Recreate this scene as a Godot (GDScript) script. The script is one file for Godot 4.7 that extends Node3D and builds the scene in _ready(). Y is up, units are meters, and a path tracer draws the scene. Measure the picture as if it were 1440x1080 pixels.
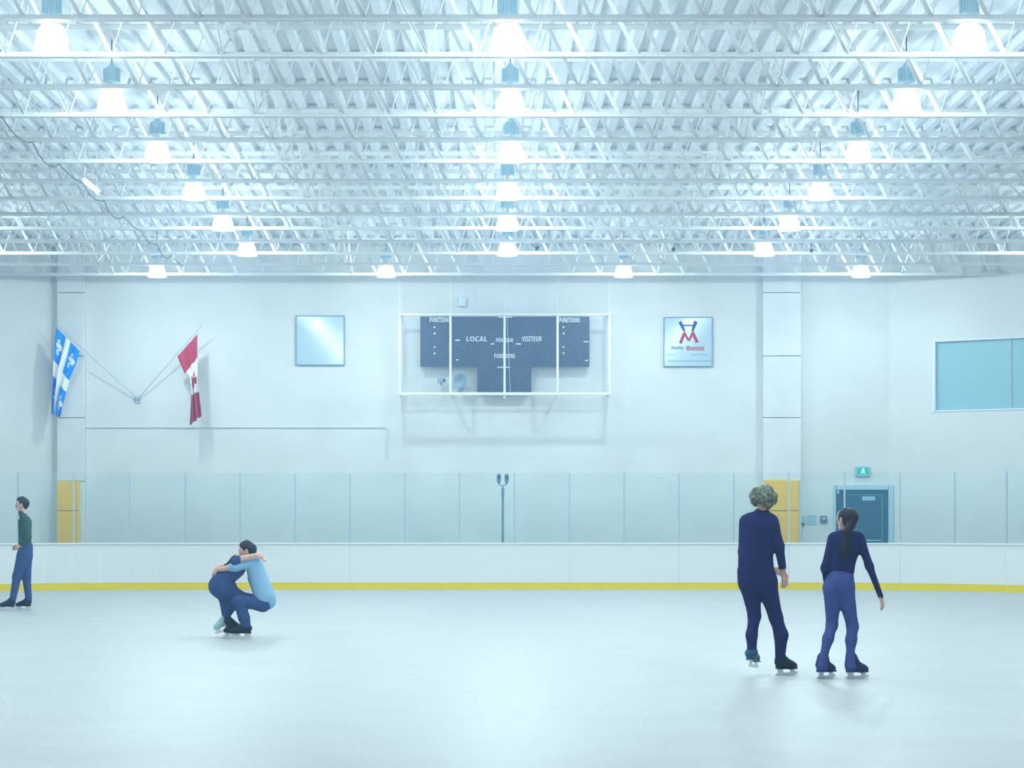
extends Node3D
# An indoor ice rink: five skaters on the ice, end boards with glass, a white hall under open-web joists and bell lamps.

const F := 3070.0          # focal length in pixels of a 1440 x 1080 frame
const EYE := 1.47          # height of the lens above the ice
const VX := 702.0          # where the hall's long axis vanishes
const VY := 735.0
const WALL_D := 50.0
const BOARD_D := 48.0

var names := {}
var M := {}
var rng := RandomNumberGenerator.new()

func _ready() -> void:
	rng.seed = 4171
	# ---- camera: level, with a shifted lens ----
	var cam := Camera3D.new()
	cam.name = "camera"
	cam.near = 0.1
	cam.far = 200.0
	cam.projection = Camera3D.PROJECTION_FRUSTUM
	cam.size = 1080.0 / F * cam.near
	cam.frustum_offset = Vector2((720.0 - VX) / F, (VY - 540.0) / F) * cam.near
	cam.position = Vector3(0, EYE, 0)
	add_child(cam)
	cam.current = true
	# ---- air, exposure ----
	var env := Environment.new()
	env.background_mode = Environment.BG_COLOR
	env.background_color = Color(0, 0, 0)
	env.tonemap_mode = Environment.TONE_MAPPER_LINEAR
	env.tonemap_exposure = 4.0
	env.sdfgi_enabled = true
	env.ssao_enabled = true
	env.ssil_enabled = true
	env.volumetric_fog_enabled = true
	env.volumetric_fog_density = 0.008
	env.volumetric_fog_albedo = Color(0.62, 0.82, 1.0)
	var we := WorldEnvironment.new()
	we.name = "environment"
	we.environment = env
	add_child(we)

	make_materials()
	build_shell()
	build_ceiling()
	build_boards()
	build_lamps()
	build_scoreboard()
	build_wall_things()
	build_flags()
	build_people()
	build_ceiling_bits()

# ------------------------------------------------------------------ helpers
func px(x: float, y: float, d: float) -> Vector3:
	return Vector3((x - VX) * d / F, EYE + (VY - y) * d / F, -d)

func numbered(n: String) -> String:
	var k: int = names.get(n, 0)
	names[n] = k + 1
	return n if k == 0 else "%s_%03d" % [n, k]

func new_st() -> SurfaceTool:
	var st := SurfaceTool.new()
	st.begin(Mesh.PRIMITIVE_TRIANGLES)
	return st

func done(st: SurfaceTool) -> ArrayMesh:
	st.generate_normals()
	return st.commit()

func put(mesh: Mesh, called: String, mat: Material, parent: Node, xf := Transform3D()) -> MeshInstance3D:
	var o := MeshInstance3D.new()
	o.mesh = mesh
	o.material_override = mat
	o.cast_shadow = GeometryInstance3D.SHADOW_CASTING_SETTING_ON
	o.transform = xf
	if parent == self:
		o.name = numbered(called)
		add_child(o)
	else:
		o.name = called
		parent.add_child(o, true)
	return o

func thing(called: String, label: String, category: String, at := Vector3.ZERO, group := "", turn := 0.0) -> Node3D:
	var o := Node3D.new()
	o.name = numbered(called)
	add_child(o)
	o.position = at
	o.rotation.y = turn
	tag(o, label, category, group)
	return o

func tag(o: Node, label: String, category: String, group := "") -> void:
	o.set_meta("label", label)
	o.set_meta("category", category)
	if group != "":
		o.set_meta("group", group)

func structure(called: String, label: String, mesh: Mesh, mat: Material, xf := Transform3D()) -> MeshInstance3D:
	var o := put(mesh, called, mat, self, xf)
	o.set_meta("kind", "structure")
	tag(o, label, called.get_slice("_", 0))
	return o

func quad(st: SurfaceTool, a: Vector3, b: Vector3, c: Vector3, d: Vector3) -> void:
	# seen from the front a, b, c, d run counter-clockwise
	for v in [a, c, b, a, d, c]:
		st.add_vertex(v)

# a box with chamfered edges: centre, size, chamfer
func bx(st: SurfaceTool, c: Vector3, s: Vector3, ch := 0.0, basis := Basis()) -> void:
	st.set_smooth_group(-1)
	var h := s * 0.5
	if ch <= 0.0:
		var p := []
		for i in 8:
			p.append(c + basis * Vector3(h.x if i & 1 else -h.x, h.y if i & 2 else -h.y, h.z if i & 4 else -h.z))
		quad(st, p[4], p[5], p[7], p[6])
		quad(st, p[1], p[0], p[2], p[3])
		quad(st, p[5], p[1], p[3], p[7])
		quad(st, p[0], p[4], p[6], p[2])
		quad(st, p[6], p[7], p[3], p[2])
		quad(st, p[0], p[1], p[5], p[4])
		return
	# the three inset face copies of every corner
	var f := func(sx: float, sy: float, sz: float, ax: int) -> Vector3:
		var v := Vector3(sx * (h.x - ch), sy * (h.y - ch), sz * (h.z - ch))
		if ax == 0: v.x = sx * h.x
		if ax == 1: v.y = sy * h.y
		if ax == 2: v.z = sz * h.z
		return c + basis * v
	for s1 in [-1.0, 1.0]:
		face4(st, f.call(s1, -1, -1, 0), f.call(s1, 1, -1, 0), f.call(s1, 1, 1, 0), f.call(s1, -1, 1, 0), c)
		face4(st, f.call(-1, s1, -1, 1), f.call(1, s1, -1, 1), f.call(1, s1, 1, 1), f.call(-1, s1, 1, 1), c)
		face4(st, f.call(-1, -1, s1, 2), f.call(1, -1, s1, 2), f.call(1, 1, s1, 2), f.call(-1, 1, s1, 2), c)
		for s2 in [-1.0, 1.0]:
			face4(st, f.call(s1, s2, -1, 0), f.call(s1, s2, 1, 0), f.call(s1, s2, 1, 1), f.call(s1, s2, -1, 1), c)
			face4(st, f.call(s1, -1, s2, 0), f.call(s1, 1, s2, 0), f.call(s1, 1, s2, 2), f.call(s1, -1, s2, 2), c)
			face4(st, f.call(-1, s1, s2, 1), f.call(1, s1, s2, 1), f.call(1, s1, s2, 2), f.call(-1, s1, s2, 2), c)
			for s3 in [-1.0, 1.0]:
				tri_out(st, f.call(s1, s2, s3, 0), f.call(s1, s2, s3, 1), f.call(s1, s2, s3, 2), c)

func tri_out(st: SurfaceTool, a: Vector3, b: Vector3, c: Vector3, from: Vector3) -> void:
	var n := (b - a).cross(c - a)
	var flip := n.dot((a + b + c) / 3.0 - from) > 0.0      # counter-clockwise outward: turn it round
	st.add_vertex(a)
	st.add_vertex(c if flip else b)
	st.add_vertex(b if flip else c)

func face4(st: SurfaceTool, a: Vector3, b: Vector3, c: Vector3, d: Vector3, from: Vector3) -> void:
	tri_out(st, a, b, c, from)
	tri_out(st, a, c, d, from)

func box_mesh(s: Vector3, ch := 0.0, c := Vector3.ZERO) -> ArrayMesh:
	var st := new_st()
	bx(st, c, s, ch)
	return done(st)

# a round tube through points
func tube(st: SurfaceTool, pts: Array, r: float, n := 8, r_end := -1.0) -> void:
	st.set_smooth_group(0)
	var rings := []
	var side := Vector3.ZERO
	for i in pts.size():
		var a: Vector3 = pts[max(i - 1, 0)]
		var b: Vector3 = pts[min(i + 1, pts.size() - 1)]
		var t := (b - a).normalized()
		if side == Vector3.ZERO:
			side = t.cross(Vector3.UP if absf(t.y) < 0.9 else Vector3.RIGHT).normalized()
		side = (side - t * side.dot(t)).normalized()
		var up := t.cross(side)
		var rr := r if r_end < 0.0 else lerpf(r, r_end, float(i) / (pts.size() - 1))
		var ring := []
		for k in n:
			var w := TAU * k / n
			ring.append((pts[i] as Vector3) + (side * cos(w) + up * sin(w)) * rr)
		rings.append(ring)
	for i in pts.size() - 1:
		for k in n:
			var k2 := (k + 1) % n
			face4(st, rings[i][k], rings[i][k2], rings[i + 1][k2], rings[i + 1][k], ((pts[i] as Vector3) + (pts[i + 1] as Vector3)) * 0.5)
	st.set_smooth_group(-1)
	for e in [0, pts.size() - 1]:
		var inner: Vector3 = pts[1] if e == 0 else pts[e - 1]
		for k in n:
			tri_out(st, pts[e], rings[e][k], rings[e][(k + 1) % n], inner)

# profile of (radius, height) from bottom to top, turned about y; smooth
func lathe(st: SurfaceTool, prof: Array, n: int, at := Vector3.ZERO, basis := Basis()) -> void:
	for i in prof.size() - 1:
		var a: Vector2 = prof[i]
		var b: Vector2 = prof[i + 1]
		st.set_smooth_group(0 if a.distance_to(b) > 1e-6 else -1)
		var mid := at + basis * Vector3(0, (a.y + b.y) * 0.5, 0)
		# outward normal of the profile when walking upwards is to the right
		for k in n:
			var w := TAU * k / n
			var w2 := TAU * (k + 1) / n
			var u := Vector3(cos(w), 0, sin(w))
			var u2 := Vector3(cos(w2), 0, sin(w2))
			var p := at + basis * (u * a.x + Vector3(0, a.y, 0))
			var q := at + basis * (u2 * a.x + Vector3(0, a.y, 0))
			var r := at + basis * (u2 * b.x + Vector3(0, b.y, 0))
			var s := at + basis * (u * b.x + Vector3(0, b.y, 0))
			if a.x > 1e-6:
				for v in [p, q, r]:
					st.add_vertex(v)
			if b.x > 1e-6:
				for v in [p, r, s]:
					st.add_vertex(v)

# a flat outline (xy, any order) with thickness along z, centred on z = 0
func prism(st: SurfaceTool, poly: PackedVector2Array, depth: float, xf := Transform3D()) -> void:
	st.set_smooth_group(-1)
	if Geometry2D.is_polygon_clockwise(poly):
		poly.reverse()
	var idx := Geometry2D.triangulate_polygon(poly)
	var h := depth * 0.5
	for i in range(0, idx.size(), 3):
		var a := poly[idx[i]]
		var b := poly[idx[i + 1]]
		var c := poly[idx[i + 2]]
		if (b - a).cross(c - a) < 0.0:
			var t := b
			b = c
			c = t
		for v in [a, c, b]:
			st.add_vertex(xf * Vector3(v.x, v.y, h))
		for v in [a, b, c]:
			st.add_vertex(xf * Vector3(v.x, v.y, -h))
	for i in poly.size():
		var a := poly[i]
		var b := poly[(i + 1) % poly.size()]
		quad(st, xf * Vector3(a.x, a.y, h), xf * Vector3(a.x, a.y, -h), xf * Vector3(b.x, b.y, -h), xf * Vector3(b.x, b.y, h))

func mat(c: Color, rough := 0.6, spec := 0.5, metal := 0.0) -> StandardMaterial3D:
	var m := StandardMaterial3D.new()
	m.albedo_color = c
	m.roughness = rough
	m.metallic_specular = spec
	m.metallic = metal
	return m

func noise_tex(freq: float, lo: Color, hi: Color, seed_: int, size := 512) -> NoiseTexture2D:
	var n := FastNoiseLite.new()
	n.seed = seed_
	n.frequency = freq
	n.fractal_octaves = 5
	var t := NoiseTexture2D.new()
	t.width = size
	t.height = size
	t.seamless = true
	t.noise = n
	var g := Gradient.new()
	g.set_color(0, lo)
	g.set_color(1, hi)
	t.color_ramp = g
	return t

func textured(m: StandardMaterial3D, t: Texture2D, scale: float) -> StandardMaterial3D:
	m.albedo_texture = t
	m.uv1_triplanar = true
	m.uv1_world_triplanar = true
	m.uv1_scale = Vector3.ONE * scale
	return m

func text(parent: Node3D, s: String, cx: float, cy: float, w: float, h: float, at: Vector3, m: Material, called := "lettering", bold := true) -> MeshInstance3D:
	# at: where the wall plane's (0, 0) lies in the parent's axes; cx, cy, w, h in metres
	var f := SystemFont.new()
	f.font_names = PackedStringArray(["Droid Sans"])
	f.font_weight = 700 if bold else 400
	var t := TextMesh.new()
	t.font = f
	t.text = s
	t.font_size = 48
	t.pixel_size = 0.01
	t.depth = 0.08
	t.curve_step = 2.0
	var box := t.get_aabb()
	var k := Vector3(w / box.size.x, h / box.size.y, 0.1)
	var o := put(t, called, m, parent)
	o.transform = Transform3D(Basis.from_scale(k), at + Vector3(cx, cy, 0) - (box.position + box.size * 0.5) * k)
	return o

# ------------------------------------------------------------------ materials
func make_materials() -> void:
	M.wall = textured(mat(Color(0.90, 0.90, 0.89), 0.75, 0.3), noise_tex(0.006, Color(0.955, 0.955, 0.955), Color(1, 1, 1), 3), 0.2)
	M.column = textured(mat(Color(0.90, 0.90, 0.90), 0.7, 0.3), noise_tex(0.01, Color(0.96, 0.96, 0.96), Color(1, 1, 1), 5), 0.3)
	M.concrete = mat(Color(0.55, 0.55, 0.55), 0.9, 0.2)
	M.deck = textured(mat(Color(0.925, 0.935, 0.945), 0.6, 0.35), noise_tex(0.008, Color(0.94, 0.95, 0.96), Color(1, 1, 1), 9), 0.3)
	M.steel = mat(Color(0.905, 0.905, 0.905), 0.5, 0.4)
	M.board = textured(mat(Color(0.91, 0.91, 0.90), 0.4, 0.4), board_texture(), 0.18)
	M.cap = mat(Color(0.93, 0.93, 0.93), 0.35, 0.5)
	M.yellow = mat(Color(0.93, 0.83, 0.06), 0.45, 0.4)
	M.pad = mat(Color(0.97, 0.75, 0.0), 0.55, 0.4)
	M.glass = mat(Color(0.28, 1.0, 1.0, 0.035), 0.04, 0.5)
	M.glass.transparency = BaseMaterial3D.TRANSPARENCY_ALPHA
	M.film = mat(Color(0.64, 0.82, 0.86, 0.8), 0.22, 0.35)
	M.film.transparency = BaseMaterial3D.TRANSPARENCY_ALPHA
	M.joint = mat(Color(0.68, 0.75, 0.79), 0.4, 0.5)
	M.lamp_glow = mat(Color(0.97, 0.98, 0.98), 0.4)
	M.lamp_glow.emission_enabled = true
	M.lamp_glow.emission = Color(0.93, 0.99, 1.0)
	M.lamp_glow.emission_energy_multiplier = 0.45
	M.housing = mat(Color(0.68, 0.79, 0.84), 0.5, 0.5)
	M.cable = mat(Color(0.16, 0.18, 0.20), 0.6)
	M.black = mat(Color(0.06, 0.06, 0.07), 0.6)
	M.score = textured(mat(Color(0.08, 0.17, 0.34), 0.55, 0.3), noise_tex(0.02, Color(0.93, 0.94, 0.96), Color(1, 1, 1), 15), 0.6)
	M.print_white = mat(Color(0.96, 0.97, 0.98), 0.5)
	M.wire = mat(Color(0.72, 0.78, 0.82), 0.5, 0.4)
	M.sign = mat(Color(0.72, 0.80, 0.84), 0.10, 0.4)
	M.sign.clearcoat_enabled = true
	M.sign.clearcoat = 0.5
	M.sign.clearcoat_roughness = 0.03
	M.sign_frame = mat(Color(0.48, 0.61, 0.70), 0.4)
	M.logo_blue = mat(Color(0.10, 0.25, 0.62), 0.5)
	M.logo_red = mat(Color(0.72, 0.08, 0.20), 0.5)
	M.faint_print = mat(Color(0.55, 0.68, 0.76), 0.5)
	M.door = mat(Color(0.15, 0.235, 0.40), 0.5, 0.4)
	M.door_frame = mat(Color(0.72, 0.83, 0.88), 0.5, 0.4)
	M.door_plate = mat(Color(0.62, 0.76, 0.84), 0.4, 0.5)
	M.grey_blue = mat(Color(0.66, 0.75, 0.82), 0.6)
	M.horn = mat(Color(0.60, 0.69, 0.76), 0.6)
	M.pale_box = mat(Color(0.84, 0.89, 0.92), 0.6)
	M.boot_navy = mat(Color(0.17, 0.20, 0.36), 0.6, 0.3)
	M.dark_grey = mat(Color(0.32, 0.36, 0.42), 0.6)
	M.metal = mat(Color(0.42, 0.54, 0.60), 0.45, 0.5)
	M.lens_blue = mat(Color(0.10, 0.28, 0.55), 0.25, 0.6)
	M.lens_dark = mat(Color(0.22, 0.28, 0.33), 0.25, 0.6)
	M.room = mat(Color(0.45, 0.66, 0.74), 0.8)
	M.window_frame = mat(Color(0.90, 0.92, 0.96), 0.5)
	M.exit_green = mat(Color(0.05, 0.62, 0.50), 0.4)
	M.exit_green.emission_enabled = true
	M.exit_green.emission = Color(0.10, 0.80, 0.66)
	M.exit_green.emission_energy_multiplier = 0.125
	M.exit_white = mat(Color(0.9, 1.0, 0.97), 0.4)
	M.exit_white.emission_enabled = true
	M.exit_white.emission = Color(0.75, 1.0, 0.92)
	M.exit_white.emission_energy_multiplier = 0.175
	# people
	M.skin = mat(Color(0.87, 0.68, 0.62), 0.55, 0.4)
	M.navy = textured(mat(Color(0.17, 0.165, 0.37), 0.85, 0.25), noise_tex(0.02, Color(0.85, 0.86, 0.9), Color(1, 1, 1), 21), 3.0)
	M.navy_soft = textured(mat(Color(0.32, 0.36, 0.60), 0.85, 0.25), noise_tex(0.02, Color(0.85, 0.86, 0.9), Color(1, 1, 1), 22), 3.0)
	M.green = textured(mat(Color(0.26, 0.38, 0.36), 0.9, 0.2), noise_tex(0.03, Color(0.85, 0.88, 0.86), Color(1, 1, 1), 23), 3.0)
	M.denim = textured(mat(Color(0.25, 0.33, 0.52), 0.85, 0.25), noise_tex(0.02, Color(0.88, 0.89, 0.92), Color(1, 1, 1), 24), 3.0)
	M.light_blue = textured(mat(Color(0.60, 0.76, 0.87), 0.85, 0.25), noise_tex(0.02, Color(0.90, 0.92, 0.94), Color(1, 1, 1), 25), 3.0)
	M.boot = mat(Color(0.07, 0.09, 0.16), 0.5, 0.4)
	M.boot_teal = mat(Color(0.16, 0.34, 0.46), 0.5, 0.4)
	M.boot_pale = mat(Color(0.72, 0.85, 0.88), 0.5, 0.4)
	M.blade = mat(Color(0.92, 0.94, 0.95), 0.25, 0.6, 0.35)
	M.hair_dark = textured(mat(Color(0.15, 0.11, 0.17), 0.6, 0.4), noise_tex(0.03, Color(0.7, 0.7, 0.7), Color(1, 1, 1), 26), 5.0)
	M.hair_brown = textured(mat(Color(0.17, 0.16, 0.17), 0.6, 0.4), noise_tex(0.03, Color(0.75, 0.75, 0.75), Color(1, 1, 1), 27), 5.0)
	M.hair_curly = textured(mat(Color(0.80, 0.80, 0.70), 0.7, 0.3), noise_tex(0.03, Color(0.10, 0.12, 0.13), Color(1, 1, 0.98), 28), 1.3)
	M.eye = mat(Color(0.05, 0.05, 0.06), 0.2, 0.5)
	M.ice = ice_material()

func board_texture() -> ImageTexture:
	# scuffs from pucks and sticks: short dim strokes on white plastic
	var im := Image.create(512, 512, false, Image.FORMAT_RGB8)
	im.fill(Color(1, 1, 1))
	for i in 160:
		var p := Vector2(rng.randf() * 512, rng.randf() * 512)
		var a := rng.randf_range(-0.4, 0.4)
		var v := rng.randf_range(0.93, 0.985)
		for k in rng.randi_range(4, 26):
			var q := p + Vector2(cos(a), sin(a)) * k
			im.set_pixel(posmod(int(q.x), 512), posmod(int(q.y), 512), Color(v, v, v))
	return ImageTexture.create_from_image(im)

func ice_material() -> StandardMaterial3D:
	# skate scratches: long thin arcs, some bright with snow, some clear
	var n := 1024
	var im := Image.create(n, n, false, Image.FORMAT_RGB8)
	var cloud := FastNoiseLite.new()
	cloud.seed = 77
	cloud.frequency = 0.006
	cloud.fractal_octaves = 4
	for y in n:
		for x in n:
			var fx := minf(x, n - x) / (n * 0.5)
			var v := 0.945 + 0.03 * cloud.get_noise_2d(x, y) * clampf(fx * 4.0, 0, 1) * clampf(minf(y, n - y) / (n * 0.5) * 4.0, 0, 1)
			im.set_pixel(x, y, Color(v, v, v))
	for i in 420:
		var p := Vector2(rng.randf() * n, rng.randf() * n)
		var a := rng.randf() * TAU
		var bend := rng.randf_range(-0.006, 0.006)
		var v := rng.randf_range(0.985, 1.0) if rng.randf() < 0.55 else rng.randf_range(0.86, 0.91)
		for k in rng.randi_range(60, 420):
			p += Vector2(cos(a), sin(a))
			a += bend
			im.set_pixel(posmod(int(p.x), n), posmod(int(p.y), n), Color(v, v, v))
	var m := mat(Color(0.775, 0.775, 0.775), 0.42, 0.28)
	return textured(m, ImageTexture.create_from_image(im), 0.11)

# ------------------------------------------------------------------ the hall
const WALL_H := 8.1
const WL := -10.2      # where the end wall turns on the flag side
const WR := 8.92       # and on the door side
const TURN := 0.5585   # 32 degrees
const SIDE := 15.0

func build_shell() -> void:
	structure("floor_concrete", "grey concrete slab under the ice and the walkway", box_mesh(Vector3(2 * SIDE + 1, 0.3, 60), 0, Vector3(0, -0.18, -22)), M.concrete)
	# the ice sheet inside the boards
	var poly := PackedVector2Array()
	for k in 61:
		var p := path(lerpf(-17.0, 17.0, k / 60.0))
		poly.append(Vector2(p.x, p.z))
	poly.append(Vector2(poly[poly.size() - 1].x, 6.5))
	poly.append(Vector2(poly[0].x, 6.5))
	var st := new_st()
	prism(st, poly, 0.03)
	var ice := structure("floor", "white skating ice with faint skate marks inside the boards", done(st), M.ice)
	ice.transform = Transform3D(Basis(Vector3(1, 0, 0), Vector3(0, 0, 1), Vector3(0, -1, 0)), Vector3(0, -0.015, 0))
	structure("wall_end", "tall plain white end wall behind the boards and glass", box_mesh(Vector3(WR - WL, WALL_H + 0.3, 0.3), 0, Vector3((WR + WL) * 0.5, WALL_H * 0.5, -WALL_D - 0.15)), M.wall)
	# flag side: a wall turned towards the ice
	var ll := (SIDE + WL) / cos(TURN)
	var zt := -WALL_D + ll * sin(TURN)
	structure("wall_left_angled", "white wall turned towards the ice beside the flag column", box_mesh(Vector3(ll + 0.2, WALL_H + 0.3, 0.3), 0, Vector3(-ll * 0.5, WALL_H * 0.5, -0.15)), M.wall, Transform3D(Basis(Vector3.UP, TURN), Vector3(WL, 0, -WALL_D)))
	structure("wall_left", "white long side wall of the hall by the flags", box_mesh(Vector3(0.3, WALL_H + 0.3, 8.0 - zt), 0, Vector3(-SIDE - 0.15, WALL_H * 0.5, (8.0 + zt) * 0.5)), M.wall)
	# door side, with the window cut out
	var lr := (SIDE - WR) / cos(TURN)
	var zr := -WALL_D + lr * sin(TURN)
	var a0 := 1.06
	var a1 := 4.2
	var y0 := 3.97
	var y1 := 5.59
	st = new_st()
	bx(st, Vector3(a0 * 0.5, WALL_H * 0.5, -0.15), Vector3(a0, WALL_H + 0.3, 0.3))
	bx(st, Vector3((a1 + lr) * 0.5, WALL_H * 0.5, -0.15), Vector3(lr - a1 + 0.2, WALL_H + 0.3, 0.3))
	bx(st, Vector3((a0 + a1) * 0.5, y0 * 0.5 - 0.075, -0.15), Vector3(a1 - a0, y0 + 0.15, 0.3))
	bx(st, Vector3((a0 + a1) * 0.5, (y1 + WALL_H + 0.15) * 0.5, -0.15), Vector3(a1 - a0, WALL_H + 0.15 - y1, 0.3))
	var at := Transform3D(Basis(Vector3.UP, -TURN), Vector3(WR, 0, -WALL_D))
	structure("wall_right_angled", "white wall turned towards the ice with the wide window", done(st), M.wall, at)
	structure("wall_right", "white long side wall of the hall by the door", box_mesh(Vector3(0.3, WALL_H + 0.3, 8.0 - zr), 0, Vector3(SIDE + 0.15, WALL_H * 0.5, (8.0 + zr) * 0.5)), M.wall)
	structure("wall_near", "white wall closing the hall opposite the scoreboard", box_mesh(Vector3(2 * SIDE + 0.6, WALL_H + 0.3, 0.3), 0, Vector3(0, WALL_H * 0.5, 8.0)), M.wall)
	# the viewing room behind the window: back, sides, top and bottom
	st = new_st()
	bx(st, Vector3((a0 + a1) * 0.5, (y0 + y1) * 0.5, -2.3), Vector3(a1 - a0 + 0.4, y1 - y0 + 0.6, 0.1))
	bx(st, Vector3(a0 - 0.1, (y0 + y1) * 0.5, -1.3), Vector3(0.1, y1 - y0 + 0.6, 2.0))
	bx(st, Vector3(a1 + 0.1, (y0 + y1) * 0.5, -1.3), Vector3(0.1, y1 - y0 + 0.6, 2.0))
	bx(st, Vector3((a0 + a1) * 0.5, y0 - 0.2, -1.3), Vector3(a1 - a0 + 0.4, 0.1, 2.0))
	bx(st, Vector3((a0 + a1) * 0.5, y1 + 0.2, -1.3), Vector3(a1 - a0 + 0.4, 0.1, 2.0))
	structure("wall_viewing_room", "blue grey walls of the room seen through the wide window", done(st), M.room, at)
	# window_1
	var w := Node3D.new()
	w.name = "window_1"
	add_child(w)
	w.transform = at
	w.set_meta("kind", "structure")
	tag(w, "wide blue tinted window high in the angled white wall", "window")
	var fr := 0.07
	put(box_mesh(Vector3(fr, y1 - y0, 0.16), 0.01, Vector3(a0 + fr * 0.5, (y0 + y1) * 0.5, -0.04)), "window_frame", M.window_frame, w)
	put(box_mesh(Vector3(fr, y1 - y0, 0.16), 0.01, Vector3(a1 - fr * 0.5, (y0 + y1) * 0.5, -0.04)), "window_frame", M.window_frame, w)
	put(box_mesh(Vector3(a1 - a0 - 2 * fr, 0.035, 0.14), 0.008, Vector3((a0 + a1) * 0.5, y1 - 0.0175, -0.05)), "window_frame", M.window_frame, w)
	put(box_mesh(Vector3(a1 - a0 - 2 * fr, 0.035, 0.14), 0.008, Vector3((a0 + a1) * 0.5, y0 + 0.0175, -0.05)), "window_frame", M.window_frame, w)
	var mull := 2.86
	put(box_mesh(Vector3(0.04, y1 - y0 - 0.07, 0.06), 0.008, Vector3(mull, (y0 + y1) * 0.5, -0.08)), "mullion", M.grey_blue, w)
	for span in [[a0 + fr, mull - 0.02], [mull + 0.02, a1 - fr]]:
		put(box_mesh(Vector3(span[1] - span[0], y1 - y0 - 0.07, 0.012), 0, Vector3((span[0] + span[1]) * 0.5, (y0 + y1) * 0.5, -0.08)), "pane", M.film, w)
	# two wall columns clad in stacked white boxes
	for c in [[80.0, 118.0, "wall_column_flags", "white clad column beside the blue and white flag"], [1073.0, 1127.0, "wall_column_door", "broad white clad column between the emblem sign and the door"]]:
		var xa: float = (c[0] - VX) * (WALL_D - 0.2) / F
		var xb: float = (c[1] - VX) * (WALL_D - 0.2) / F
		var col := Node3D.new()
		col.name = c[2]
		add_child(col)
		col.set_meta("kind", "structure")
		tag(col, c[3], "column")
		var ys := [0.0, 0.98, 2.41, 3.86, 5.27, 6.72, WALL_H]
		for i in ys.size() - 1:
			put(box_mesh(Vector3(xb - xa, ys[i + 1] - ys[i] - 0.012, 0.2), 0.012, Vector3((xa + xb) * 0.5, (ys[i] + ys[i + 1]) * 0.5, -WALL_D + 0.1)), "column_casing", M.column, col)

# ------------------------------------------------------------------ roof: ribbed deck, open-web joists, bridging
const CHORD_Y := EYE + 5.49
const JOIST_H := 0.82

func joist_z(k: int) -> float:
	return -(23.87 + 1.896 * k)

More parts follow.
